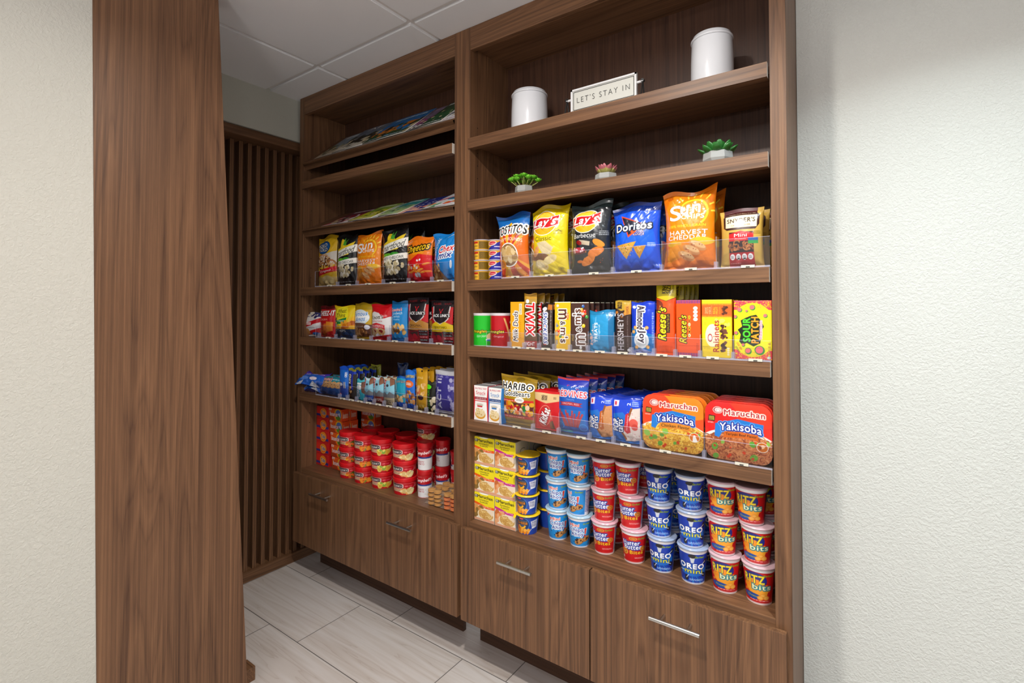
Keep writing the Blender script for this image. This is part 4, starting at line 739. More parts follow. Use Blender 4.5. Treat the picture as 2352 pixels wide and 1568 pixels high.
def a_ritz(w, h):
    def f(A):
        A.p([(0, 1), (.0, .84), (.12, 1)], 'f0d0c8'); A.e(.46, .72, .34, .26, '1f2a80'); A.e(.46, .5, .30, .26, 'f0901c'); R = random.Random(4); A.t('RITZ', .44, .74, .58, .26, 'f4d81c', '1a2a6a', .012, b=.06, slant=.1)
        for i in range(9): a = i*.7; A.e(.5+.36*math.cos(a), .40+.22*math.sin(a), .06, .04, 'f0901c', i*40)
        A.p([(.2, .44), (.9, .50), (.80, .2), (.4, .14)], 'f0a02c'); A.t('bits', .66, .50, .52, .16, 'f8f0b8', '1c7a8a', .025, b=.05, slant=.1); A.e(.36, .17, .30, .10, '1c4aa0'); A.t('Cheese', .38, .18, .3, .06, 'f4d81c', b=.02)
        for x, y in ((.70, .22), (.80, .16), (.62, .15)): A.e(x, y, .10, .075, 'e8922c'); A.e(x, y, .07, .05, 'f0b050')
        A.lines(.3, .03, .9, .08, 1, 'f0b0a8', 3); gopak(A, .84)
    A = a_band(w, h, f, 'c4141a'); panel(A, .715, .86, '2a2030', 'c83038'); return A
def a_kraft(w, h):
    def f(A):
        A.e(.30, .56, .32, .42, '4a90d0'); A.e(.30, .56, .30, .40, '16386e'); A.e(.30, .88, .10, .05, 'd82c3a'); A.t('KRAFT', .30, .88, .14, .05, 'ffffff', b=.04); A.t('MACARONI &', .31, .74, .42, .07, 'c8a868', b=.02); A.t('CHEESE', .32, .62, .44, .13, 'f0901c', '1a1a2a', .01, b=.06); A.ring(.32, .50, .13, .16, .06, 'f4b41c', 190, 350); A.t('dinner', .32, .49, .16, .04, 'e8e8f0', b=0)
        A.blobs(.1, .06, .62, .26, 34, .06, ['f0901c', 'e07a14', 'f8b040'], 4, 1.4); A.p([(.02, .5), (.2, .34), (.16, .24), (.0, .36)], 'e0601c'); A.p([(.66, .74), (.96, .84), (.94, .36), (.72, .30)], 'e4e4ec'); A.lines(.70, .42, .92, .74, 6, '5a5a84', 3); A.line([(.7, .3), (.60, .1)], .02, 'd0d0d8')
    A = a_band(w, h, f, '1c44a8'); panel(A, .71, .86, '3a4a8a', 'a8b4e0'); return A
def a_chunky(w, h, k):
    def f(A):
        A.p([(.04, .96), (.42, .98), (.52, .88), (.52, .60), (.46, .54), (.08, .58), (0, .66), (0, .88)], 'e8d8d4'); A.p([(.06, .93), (.41, .95), (.49, .87), (.49, .62), (.44, .57), (.09, .61), (.03, .68), (.03, .87)], '2c1216'); A.t("Campbell's", .26, .87, .34, .06, 'e8e0d8', b=.01, sh=.3); A.t('CHUNKY', .26, .73, .42, .15, 'f4f0ec', b=.06)
        A.e(.62, .72, .06, .06, 'e85a6a'); A.e(.76, .72, .07, .065, 'd03a50'); c = [['e8a82c', '4a5a1c', 'd8641c'], ['f0922c', 'd8641c', '7a8a2c'], ['e8d86a', 'd8a83c', '8ab03c'], ['ecdca0', 'd8b878', 'e8a85c']][k]
        A.r(.08, .22, .5, .50, 'd8b894'); A.t(['BEEF', 'POT ROAST', 'NOODLE', 'CHICKEN'][k], .28, .38, .34, .10, '7a1c14', b=.03); A.t('SOUP', .24, .27, .22, .06, '7a1c14', b=.02); A.blobs(.44, .12, .86, .46, 30, .07, c, 3+k, 1.3); A.line([(.80, .44), (.98, .70)], .02, 'b8b0b0'); A.lines(.9, .6, 1.0, .9, 6, 'e87a84', 3)
    A = a_band(w, h, f, 'b80e18'); A.win = (0, 0, 1, 1); A.r(0, .965, 1, 1, 'e86a70'); return A
def a_campbell(w, h):
    def f(A):
        A.t("Campbell's", .30, .90, .3, .05, 'f0d8d0', b=.01, sh=.3); A.t("Campbell's", .5, .74, .98, .18, 'ffffff', b=.03, sh=.35, slant=.4); A.t('CREAMY', .34, .35, .46, .08, 'a81420', b=.03); A.t('TOMATO', .34, .25, .46, .08, 'a81420', b=.03)
    A = Art(w, h, 'b4141e'); A.r(0, 0, 1, .52, 'e6e4e6'); A.p([(0, .54), (.5, .50), (1, .54), (1, .60), (.5, .57), (0, .60)], '1f3c8c'); A.win = (.28, 0, .70, 1); f(A); A.win = (0, 0, 1, 1); A.r(.72, .36, .80, .62, 'd8d4d0'); return A
def a_dip(w, h, blue):
    def f(A):
        if blue: A.p([(0, 0), (1, 0), (1, 1), (.9, 1)], '2c2c98'); A.e(.36, .66, .26, .26, 'f4f0ea', 8); A.e(.36, .68, .22, .2, 'c82834', 8); A.t('Tostitos', .36, .66, .36, .16, 'f4f0ea', b=.03, slant=.2); A.lines(.5, .2, .9, .36, 1, 'e8e8f4', 5, .7)
        else: A.r(.04, .08, .40, .92, 'f0c03c'); A.r(.04, .66, .40, .86, 'c8281c'); A.t('tostitos', .22, .40, .32, .2, '3a2414', b=.03); A.r(.46, .06, 1, .9, '8a6a14'); A.lines(.48, .1, .98, .86, 6, '5a4410', 3)
    return a_band(w, h, f, 'dca022')
def a_tide(w, h):
    A = Art(w, h, 'c81c1e'); A.p([(0, .18), (1, .12), (1, .34), (0, .40)], '2a2a80'); A.r(0, .36, .4, .9, 'd8281c'); A.e(.58, .46, .26, .40, 'f0b41c'); A.e(.58, .46, .22, .34, 'e8501c'); A.e(.58, .48, .19, .26, 'f0a41c'); A.t('Tide', .58, .48, .34, .30, '1f2a80', 'f0e8e0', .01, b=.05); return A
def a_bounce(w, h):
    A = Art(w, h, 'e4581a'); A.p([(0, 0), (.5, 0), (.4, .3), (0, .35)], 'a83a1a'); A.e(.72, .55, .27, .50, 'ecb81c'); A.e(.74, .52, .22, .42, '5a70b8'); A.e(.74, .25, .18, .18, '5a8a2c'); A.p([(.70, .6), (.90, .3), (.86, .7)], 'c8d0e0'); A.t('bounce', .40, .54, .56, .34, 'ffffff', 'b8341c', .02, b=.05); A.r(.02, .82, .22, .98, 'f0e0d8'); A.lines(.04, .84, .2, .96, 1, 'b8341c', 4); return A
def a_bside(w, h): A = Art(w, h, 'ea501c'); A.t('bounce', .5, .5, .7, .5, 'f4c8b0', rot=0, b=.04); return A
# ================================================================== packages on the shelves
def ext(l, r, top, z, Y, py):       # centre x, width and height of something standing at depth Y
    a, b_ = at(l, py, 1, Y), at(r, py, 1, Y); t_ = at((l+r)/2, top, 1, Y); return (a[0]+b_[0])/2, b_[0]-a[0], t_[2]-z
def back_row(src, loc, n, dy, dx, label, group, zr=None, seed=1, f=1):
    R = random.Random(seed)
    for k in range(1, n+1): dup(src, (loc[0]+dx*k+R.uniform(-.003, .003), loc[1]+dy*k, loc[2]), R.uniform(-.05, .05), label, group)
zC, zD, zE, zK = SH['C']+.0028, SH['D']+.0028, SH['E']+.0028, .5468
LS = .0016     # coarser print step on the distant bookcase

# ---- large chip bags (right bookcase)
def stand_bag(nm, fn, l, r, top, z, Y, py, d, label, cat='chip bag', step=STEP, group=None, **k):
    cx, w_, h = ext(l, r, top, z, Y, py); A = fn(w_, h); A.cx = cx
    return bag(nm, A, d, label, cat, (cx, Y, z), k.pop('rz', 0), group, step=step, **k), cx
o, cx = stand_bag('chip_bag', a_tostitos, 1142, 1222, 492, zC, .062, 560, .075, 'orange and blue tortilla rounds bag, leftmost of the large chip bags', seed=3, wr=1.9, pinch=.20, bulge=.7, back='a84a18', tip=.004)
back_row(o, (cx, .062, zC), 1, .085, .02, 'orange and blue tortilla rounds bag standing behind the front one', None)
o, cx = stand_bag('chip_bag', a_lays, 1222, 1310, 474, zC, .062, 560, .075, 'yellow classic potato chip bag with a red banner logo', seed=5, wr=1.9, pinch=.12, back='c8a80f', tip=.018)
back_row(o, (cx, .062, zC), 1, .085, .022, 'yellow potato chip bag standing behind the front yellow one', None)
o, cx = stand_bag('chip_bag', a_lays_bbq, 1312, 1409, 468, zC, .062, 560, .075, 'black barbecue potato chip bag between the yellow and the blue bag', seed=8, wr=1.9, pinch=.12, back='2a3234', tip=.010)
back_row(o, (cx, .062, zC), 1, .085, .022, 'black barbecue chip bag standing behind the front black one', None)
o, cx = stand_bag('chip_bag', a_doritos, 1408, 1523, 468, zC, .062, 560, .080, 'blue ranch tortilla chip bag with orange triangle chips', seed=11, wr=1.9, pinch=.12, back='16306a', tip=.010)
back_row(o, (cx, .062, zC), 1, .088, .03, 'blue tortilla chip bag standing behind the front blue one', None)
o, cx = stand_bag('chip_bag', a_sun, 1524, 1650, 438, zC, .060, 560, .080, 'tall orange whole-grain chip bag with a yellow sun, large shelf', seed=13, wr=1.9, pinch=.12, back='b0560c', tip=.018)
back_row(o, (cx, .060, zC), 1, .088, .006, 'orange whole-grain chip bag hidden behind the tall orange one', None)
o, cx = stand_bag('pretzel_bag', a_snyder, 1655, 1757, 480, zC, .050, 560, .05, 'gold and brown mini pretzel bag, frontmost at the right end', 'pretzel bag', seed=17, back='b08a38', tip=.006, wr=.6)
back_row(o, (cx, .050, zC), 2, .045, .010, 'gold mini pretzel bag standing behind the front pretzel bag', 'gold pretzel bags behind the front one')
# ---- dip cups at the left end of that shelf
def cup_proto(name, art, rb, rt, h, lidcol, label, cat, loc, group=None, rz=0, rim=.004, lidh=.006, foot='ffffff', step=STEP, m=None, lid_m=None, band=(.06, .86), neck='f0eef0'):
    r = empty(name, label, cat, loc, rz, group); rr = lambda v: rb+(rt-rb)*v
    prof = [(rb*.86, .001, None), (rb, .0, None), (rr(band[0]), h*band[0], 0), (rr(band[1]), h*band[1], 1), (rr(band[1])+.0006, h*band[1]+.0004, None), (rt, h-lidh, None)]
    tub('cup', art, prof, r, step, basecol=neck, m=m)
    R1 = rt+rim; disc('lid', [(rt-.001, h-lidh-.001), (R1-.001, h-lidh), (R1, h-lidh+.0015), (R1, h-.0022), (R1-.0015, h-.0004), (R1-.004, h), (R1-.006, h-.0014), (0, h-.0014)], lidcol, r, m=lid_m)
    return r
DIPS = [('dip_cup', 1091, 1122, 0, .0375), ('dip_cup', 1123, 1153, 1, .0375)]
for nm, l, r_, blue, r0 in DIPS:
    cx, w_, h = ext(l, r_, 551, SH['C'], .045, 600); hh = h/4
    A = a_dip(2*PI*w_/2, hh, blue)
    word = 'navy and gold' if blue else 'plain gold'; p = None
    for k in range(4):
        lab = '%s dip cup, %s of its stack beside the tortilla bag' % (word, ['bottom', 'second', 'third', 'topmost'][k]) if blue else '%s dip cup, %s of the stack against the centre stile' % (word, ['bottom', 'second', 'third', 'topmost'][k])
        loc = (cx+random.Random(k).uniform(-.001, .001), .045+w_/2*.1, SH['C']+hh*k)
        if p is None: p = cup_proto(nm, A, w_/2-.004, w_/2-.0015, hh-.0006, 'b9b6c4', lab, 'dip cup', loc, 'dip cups stacked by the centre stile', rim=.0015, lidh=.004, band=(.02, .9), rz=.35 if not blue else .45)
        else: dup(p, loc, None, lab)

# ---- candy shelf (right bookcase)
def can(l, r_, top, bg, tx, food, lab):
    cx, w_, h = ext(l, r_, top, SH['D'], .05, 760); rd = w_/2; A = a_can(2*PI*rd, h-.004, bg, tx, food); r = empty('chip_can', lab, 'chip can', (cx, .05, SH['D']+.0003), .45, 'short chip cans')
    tub('can', A, [(rd*.93, .0015, None), (rd*.985, 0, None), (rd*.985, .003, 0), (rd*.985, h-.009, 1), (rd*.99, h-.006, None)], r, basecol='c8c8cc')
    disc('lid', [(rd*.95, h-.0085), (rd*1.0, h-.008), (rd*1.01, h-.001), (rd*.97, h), (rd*.93, h-.003), (0, h-.003)], 'd9d2d6', r); return r
can(1093, 1131, 719, '1eb428', 'SOUR CREAM', True, 'short green chip can beside the centre stile')
can(1131, 1171, 719, 'b81420', 'Original', False, 'short red chip can beside the green can')
def stand_box(nm, fn, l, r_, top, z, Y, py, d, label, cat='candy box', step=STEP, group=None, **k):
    cx, w_, h = ext(l, r_, top, z, Y-d/2, py); return carton(nm, fn(w_, h), d, label, cat, (cx, Y, z), k.pop('rz', 0), group, step=step, **k), cx
def flat_bar(nm, fn, l, r_, top, z, Y, py, label, n, dy, dx, blabel, bgroup, cat='candy bar', d=.016, seed=1, back='333333', step=STEP, **k):
    o, cx = stand_bag(nm, fn, l, r_, top, z, Y, py, d, label, cat, step, seed=seed, back=back, crimp=.03, pinch=.02, wr=k.pop('wr', .35), sealname='crimped_end', **k)
    if n: back_row(o, (cx, Y, z), n, dy, dx, blabel, bgroup, seed=seed)
    return o
o, cx = stand_box('candy_box', a_milkduds, 1172, 1203, 693, zD, .020, 750, .018, 'slim golden-yellow caramel candy box standing on end', sidecol='d8920c', topc='e8b04a')
back_row(o, (cx, .020, zD), 4, .022, .001, 'slim golden-yellow candy box hidden behind the front one', 'golden candy boxes behind the front one')
flat_bar('candy_bar', a_twix, 1205, 1234, 674, zD, .020, 750, 'tall gold and red twin cookie bar with red lettering', 4, .03, .011, 'gold and red twin cookie bar behind the front one', 'gold twin bars behind the front one', seed=2, back='5a3c14', wr=.6)
flat_bar('candy_bar', a_snickers, 1244, 1271, 697, zD, .018, 750, 'dark brown peanut bar with white, blue and red lettering', 5, .026, .006, 'dark peanut bar standing in the row behind the front one', 'peanut bars behind the front one', seed=4, back='2a1a14')
# a file of taller share-size bars shows its wrapped tops between the twin bar and the peanut bar
flat_bar('candy_bar', a_snickers, 1236, 1262, 678, zD, .085, 750, 'taller dark peanut bar at the front of the shaded file beside the gold bar', 4, .022, .004, 'taller dark peanut bar deeper in the shaded file', 'tall peanut bars deep in the file', seed=6, back='2a1a14', d=.012)
o, cx = stand_box('candy_box', lambda w_, h: a_mm(w_, h, 'f0bc10', 'PEANUT', 'e0701a'), 1274, 1310, 693, zD, .018, 750, .016, 'yellow candy-coated peanut pack with brown letters', 'candy box', sidecol='c89a10', topc='e8d8a0')
back_row(o, (cx, .018, zD), 6, .022, .001, 'yellow peanut candy pack behind the front yellow one', 'yellow candy packs behind the front one')
o, cx = stand_box('candy_box', lambda w_, h: a_mm(w_, h, '472a22', 'MILK', 'c8a81c'), 1311, 1352, 694, zD, .018, 750, .012, 'dark brown candy-coated chocolate pack with white-edged letters', 'candy box', sidecol='3a241e', topc='8a8084')
back_row(o, (cx, .018, zD), 7, .020, .0095, 'dark brown chocolate candy pack in the file behind the front one', 'brown candy packs behind the front one')
flat_bar('snack_bar', a_rice, 1355, 1412, 713, zD, .022, 760, 'shiny teal-blue crisped rice treat pouch', 4, .034, .006, 'teal-blue rice treat behind the front one', 'rice treats behind the front one', 'snack bar', .028, 9, '176a98', wr=.9)
flat_bar('candy_bar', a_hershey, 1414, 1450, 690, zD, .020, 760, 'brown almond chocolate bar with silver lettering and gold top', 4, .030, .006, 'brown almond chocolate bar behind the front one', 'almond chocolate bars behind the front one', d=.014, seed=12, back='30201a')
flat_bar('candy_bar', a_almond, 1451, 1505, 693, zD, .022, 760, 'royal blue coconut almond bar with white lettering', 3, .034, .008, 'royal blue coconut bar behind the front one', 'coconut bars behind the front one', d=.022, seed=15, back='10289a', wr=.7)
flat_bar('candy_bar', a_reese_king, 1506, 1552, 646, zD, .022, 760, 'tall orange peanut butter cup bar whose yellow top meets the shelf above', 0, 0, 0, '', '', d=.022, seed=18, back='b83c0c', lean=.05, wr=.25)
flat_bar('candy_bar', a_reese_king, 1524, 1571, 652, zD, .075, 760, 'first orange peanut butter cup bar behind the tall front one', 3, .026, .008, 'orange peanut butter cup bar deeper in the same file', 'orange cup bars deep in the file', d=.016, seed=19, back='8a7a1c', wr=.25, lean=.02)
o, cx = stand_box('candy_box', a_reese_box, 1553, 1609, 689, zD, .022, 760, .020, 'orange candy box with purple striped ends', sidecol='c8400c', topc='7a4ab0')
back_row(o, (cx, .022, zD), 4, .024, .001, 'orange candy box hidden behind the striped front one', 'orange boxes behind the front one')
o, cx = stand_box('candy_box', a_raisinets, 1612, 1681, 688, zD, .024, 760, .024, 'yellow chocolate raisin box with an orange film-strip band', sidecol='c89010', topc='f0d020')
back_row(o, (cx, .024, zD), 4, .028, .002, 'yellow raisin candy box behind the front one', 'raisin boxes behind the front one')
o, cx = stand_box('candy_box', a_sour, 1686, 1773, 690, zD, .022, 760, .020, 'bright yellow and red sour watermelon candy box at the right end', sidecol='c83044', topc='d84050')
back_row(o, (cx, .022, zD), 4, .026, 0, 'sour watermelon candy box hidden behind the front one', 'sour candy boxes behind the front one')

# ---- low shelf: kits, gummies, pastries, noodle trays
for (l, r_, top, c, c2, t1, lab) in ((1088, 1121, 886, 'c81c28', 'c82838', 'CHICKEN SALAD', 'red and white chicken salad kit box beside the centre stile'), (1121.5, 1153, 891, '2a7ac0', '2a70b8', 'TUNA SALAD', 'blue and white tuna salad kit box beside the red kit box')):
    o, cx = stand_box('meal_kit_box', lambda w_, h: a_bumble(w_, h, c, c2, t1), l, r_, top, SH['E']+.0003, .030, 920, .045, lab, 'food box', sidecol=c, topc='8a8a8c')
    back_row(o, (cx, .030, SH['E']+.0003), 3, .050, .001, lab.split(' kit')[0]+' kit box in the row behind the front one', lab.split(' kit')[0]+' kits behind')
o, cx = stand_bag('gummy_bag', a_haribo, 1152, 1236, 864, zE, .034, 920, .045, 'gold gummy candy bag with a see-through strip of bears', 'candy bag', seed=22, back='8a701c', wr=.5, tip=-.012)
back_row(o, (cx, .034, zE), 2, .052, .024, 'gold gummy bag standing behind the front gold one', 'gold gummy bags behind the front one')
flat_bar('candy_bar', a_kitkat, 1229, 1286, 897, zE, .026, 940, 'red king-size wafer bar with a tan top band', 4, .022, .0045, 'red wafer bar in the file behind the front one', 'red wafer bars behind the front one', d=.016, seed=25, back='b01018', wr=.25)
o, cx = stand_bag('licorice_bag', a_redvines, 1281, 1354, 868, zE, .036, 940, .045, 'tall blue licorice twist bag with red sticks pictured', 'candy bag', seed=27, back='22409a', wr=.6)
back_row(o, (cx, .036, zE), 4, .045, .012, 'blue licorice bag in the file behind the front one', 'licorice bags behind the front one')
for fl, l, r_, top, lab, sd in (('b', 1356, 1410, 905, 'blue toaster pastry pack with a tan brown-sugar pastry pictured', 31), ('s', 1408, 1475, 910, 'blue toaster pastry pack with a pink-frosted strawberry pastry pictured', 34)):
    flat_bar('pastry_pack', lambda w_, h: a_poptart(w_, h, fl), l, r_, top, zE, .028, 960, lab, 6, .028, .006, lab.split(' with')[0]+(' in the brown-sugar file' if fl == 'b' else ' in the strawberry file')+' behind its front pack', 'pastry packs behind the '+('brown sugar' if fl == 'b' else 'strawberry')+' front', 'snack pack', .028, sd, '14309a', wr=.8)
def noodle_tray(l, r_, top, teri, lab, loc_y=.030):
    cx, w_, h = ext(l, r_, top, zE, .012, 990); A = a_yakisoba(w_, h, teri); root = empty('noodle_tray', lab, 'noodle tray', (cx, .030, zE))
    # film lid: rounded rectangle grid; tub behind it
    nu, nv = int(w_/STEP), int(h/STEP); rc = .029; u, v = np.meshgrid(np.linspace(-1, 1, nu), np.linspace(-1, 1, nv))
    def rr(u, v, sx, sy, rc):
        x, z = u*sx, v*sy; k = np.maximum(np.abs(u), np.abs(v)); 
        ux = np.abs(x)-(sx-rc); uz = np.abs(z)-(sy-rc); inside = (ux > 0) & (uz > 0); d_ = np.sqrt(np.clip(ux, 0, None)**2+np.clip(uz, 0, None)**2)
        m = np.maximum(ux, uz); f = np.where(inside & (d_ > 0), m/np.maximum(d_, 1e-9), 1)
        x = np.where(inside, np.sign(x)*((sx-rc)+ux*f), x); z = np.where(inside, np.sign(z)*((sy-rc)+uz*f), z); return x, z
    x, z = rr(u, v, w_/2, h/2, rc); edge = np.maximum(np.abs(u), np.abs(v)); y = -.018-.002*(1-edge**8)+.0006*np.sin(x*90)*np.sin(z*70)
    V = np.stack([x, y, z+h/2], -1).reshape(-1, 3); C = A.sample((x/w_)+.5, (z/h)+.5).reshape(-1, 3)
    npmesh('film_lid', V, gridf(nv, nu), POUCH, C, parent=root, sharp=None)
    b = MB(); n = 56; prof = [(1.0, 1.0, -.0178), (1.0, 1.0, -.0150), (.97, .965, -.0148), (.90, .87, .0075), (.86, .83, .0095)]
    def ringv(kx, kz, yy):
        out = []
        for i in range(n):
            t_ = 2*PI*i/n; a, c_ = math.cos(t_), math.sin(t_); s_ = 1/max(abs(a), abs(c_)); xx, zz = rr(np.array(a*s_), np.array(c_*s_), w_/2*kx, h/2*kz, rc*.95); out.append((float(xx), yy, float(zz)+h/2))
        return out
    vs = []; 
    for p in prof: vs += ringv(*p)
    b.add(vs, [(j*n+i, (j+1)*n+i, (j+1)*n+(i+1) % n, j*n+(i+1) % n) for j in range(len(prof)-1) for i in range(n)]+[tuple(range((len(prof)-1)*n, len(prof)*n))])
    b.build('tub', mat('noodle_tub_'+('dark' if teri else 'red'), 'a8101a' if teri else 'b8141a', .3), root, smooth=True, auto=40); return root, cx
o, cx = noodle_tray(1477, 1616, 910, False, 'orange chicken noodle tray with a curved blue banner, frontmost')
back_row(o, (cx, .030, zE), 4, .034, .004, 'orange-topped noodle tray in the file behind the chicken one', 'chicken noodle trays behind the front one')
o, cx = noodle_tray(1620, 1774, 927, True, 'red teriyaki noodle tray with a curved blue banner, frontmost')
back_row(o, (cx, .030, zE), 4, .034, -.001, 'red-topped noodle tray in the file behind the teriyaki one', 'teriyaki noodle trays behind the front one')

# ---- bottom deck, right bookcase
ORD = ['bottom', 'middle', 'topmost']
def soup_box(shr, l, r_, k, lab):
    yb, yt = (1190, 1005) if not shr else (1200, 1012)
    cx, w_, H = ext(l, r_, 1004 if not shr else 1012, zK, .030, 1100); h = H/3
    return cx, w_, h
for shr, l, r_, nm in ((0, 1088, 1135, 'chicken'), (1, 1136, 1184, 'shrimp')):
    cx, w_, h = soup_box(shr, l, r_, 0, ''); A = a_maruchan(w_-.001, h-.001, shr)
    sideA = Art(.09, h-.001, 'cfc8b8'); sideA.t('C', .5, .6, .4, .3, '8a8478', b=.02)
    p = None
    for k in range(3):
        loc = (cx+(.003 if k == 1 and shr == 0 else -.003 if k == 1 else 0), .075, zK+k*h); lab = 'yellow %s instant soup box, %s of its stack' % (nm, ORD[k])
        if p is None: p = carton('soup_box', A, .09, lab, 'soup box', loc, 0, 'instant soup boxes by the centre stile', side=sideA, topc='e0c8a8', sidecol='c8b888')
        else: dup(p, loc, None, lab)
        dup(p, (loc[0], loc[1]+.0915, loc[2]), 0, 'yellow %s instant soup box behind the front stack' % nm, '%s soup boxes behind' % nm)
def facing(x, y, rel): return math.atan2(CAM[0]-x, y-CAM[1])+rel
def axis_of(px, py, r, z=.5466):
    c_ = at(px, py, 2, z); d = np.array([c_[0]-CAM[0], c_[1]-CAM[1]]); d /= np.hypot(*d); return c_[0]+d[0]*r, c_[1]+d[1]*r
# microwave pasta cups
kr, kx = .0445, axis_of(1212, 1229, .038); KH = (float(at(1212, 1040, 1, kx[1])[2])-zK)/4
A = a_kraft(2*PI*kr, KH*.8); p = None
klid = mat('yellow_foil_lid', 'f0c418', .3)
for k in range(4):
    loc = (kx[0]+[0, -.002, 0, .001][k], kx[1], zK+KH*k); lab = 'blue pasta cup with yellow lid, %s of the front stack of four' % ['bottom', 'second', 'third', 'topmost'][k]
    if p is None:
        p = cup_proto('pasta_cup', A, kr-.010, kr-.002, KH-.001, 'f0c418', lab, 'pasta cup', loc, 'blue pasta cups', rz=facing(*kx, -.12), rim=.0045, lidh=.0045, band=(.04, .93), neck='1c3c98', lid_m=klid)
        b = MB(); b.add([(.030, -.038, KH-.004), (.052, -.030, KH-.010), (.056, -.022, KH-.014), (.044, -.020, KH-.004)], [(0, 1, 2, 3)]); b.add([(.030, -.0385, KH-.0035), (.052, -.0305, KH-.0095), (.056, -.0225, KH-.0135), (.044, -.0205, KH-.0035)], [(3, 2, 1, 0)]); t_ = b.build('pull_tab', klid, p); t_.rotation_euler = (0, 0, -2.0)
    else: dup(p, loc, facing(*kx, [-.12, -.3, -.25, -.25][k]), lab)
for k in range(4): dup(p, (kx[0]+.035, kx[1]+.094, zK+KH*k), 2.2, 'blue pasta cup in the shaded stack behind the front one', 'pasta cups behind')
# snack cups with clear-rimmed lids: (contact px, py) and little sideways shifts of each level
GH = .1065
lidm = {}
GO = [('cookie', a_ahoy, 'light blue chip cookie cup', 'a8c4d8', [(1282, 1240, (0, 0, -.001), (.12, -.12, -.12)), (1332, 1257, (0, -.003, -.003), (-.12, -.75, -.12))]),
      ('cookie', a_nutter, 'red peanut butter cookie cup', 'd8a8b4', [(1389, 1273, (0, 0, 0), (-.38, -.38, -.02)), (1457, 1294, (0, -.009, -.020), (-.10, -.34, -.38))]),
      ('cookie', a_oreo, 'dark blue sandwich cookie cup', '9aa8c4', [(1521, 1315, (0, -.006, -.009), (-.2, -.2, -.16)), (1592, 1341, (0, -.003, -.006), (-.05, -.05, -.05))]),
      ('cracker', a_ritz, 'red cheese cracker cup', 'c8a8b0', [(1666, 1362, (0, -.005, -.007), (-.12, -.06, -.06)), (1744, 1388, (0, -.004, -.018), (-.22, -.24, -.28))])]
for kind, fn, nm, lidc, cols in GO:
    A = fn(2*PI*.0385, GH*.78); p = None
    lid = mat('lid_'+lidc, lidc, .22)
    for ci, (px, py, sh_, rot) in enumerate(cols):
        ax_, ay_ = axis_of(px, py, .032)
        for k in range(3):
            loc = (ax_+sh_[k], ay_, zK+GH*k); lab = '%s, %s of the %s of its two stacks' % (nm, ORD[k], ('left', 'right')[ci])
            if p is None: p = cup_proto('snack_cup', A, .0325, .0425, GH-.0005, lidc, lab, kind+' cup', loc, 'snack cups stacked on the bottom deck', rz=facing(ax_, ay_, rot[k]), lid_m=lid, lidh=.006, rim=.0035)
            else: dup(p, loc, facing(ax_, ay_, rot[k]), lab)
        for k in range(3): dup(p, (ax_+.002*(k-1), ay_+.0955, zK+GH*k), rot[k]+.2, '%s in the shaded %s back stack' % (nm, ('left', 'right')[ci]), '%ss behind the %s stack' % (nm, ('left', 'right')[ci]))

# ---- small chip bags (left bookcase)
for (nm, fn, l, r_, top, d, lab, cat, sd, bk, kw) in (
    ('pretzel_bag', a_rold, 732, 777, 543, .05, 'small yellow pretzel bag with a blue oval, leftmost small bag', 'pretzel bag', 41, 'b8981c', dict(tip=.008)),
    ('popcorn_bag', a_smart, 776, 823, 540, .055, 'small black white-cheddar popcorn bag beside the yellow pretzel bag', 'popcorn bag', 43, '1c1e20', dict(tip=.006)),
    ('chip_bag', a_sun, 819, 879, 537, .055, 'small orange whole-grain chip bag with a sun, left bookcase', 'chip bag', 45, 'b8580c', dict(tip=.014)),
    ('popcorn_bag', a_smart, 879, 941, 523, .06, 'larger black white-cheddar popcorn bag, right of the small orange bag', 'popcorn bag', 47, '1c1e20', dict(tip=.016)),
    ('cheese_puff_bag', a_cheetos, 934, 997, 545, .055, 'small orange and red crunchy cheese snack bag', 'snack bag', 49, 'b85c10', dict(tip=.008)),
    ('snack_mix_bag', a_chex, 990, 1058, 535, .06, 'bright blue snack mix bag partly hidden by the centre stile', 'snack bag', 51, '1468b0', dict(tip=.01))):
    o, cx = stand_bag(nm, fn, l, r_, top, SH['C']+.002, .05, 600, d, lab, cat, LS, seed=sd, back=bk, wr=1.6, pinch=.12, **kw)
    if sd == 51: o.location.x = .519-.083; o.rotation_euler.z = -.1
    back_row(o, (o.location.x, .05, SH['C']+.002), 1, .085, .016 if sd != 51 else -.002, lab.split(',')[0].split(' beside')[0].split(' partly')[0]+' standing in the second row', None, seed=sd)
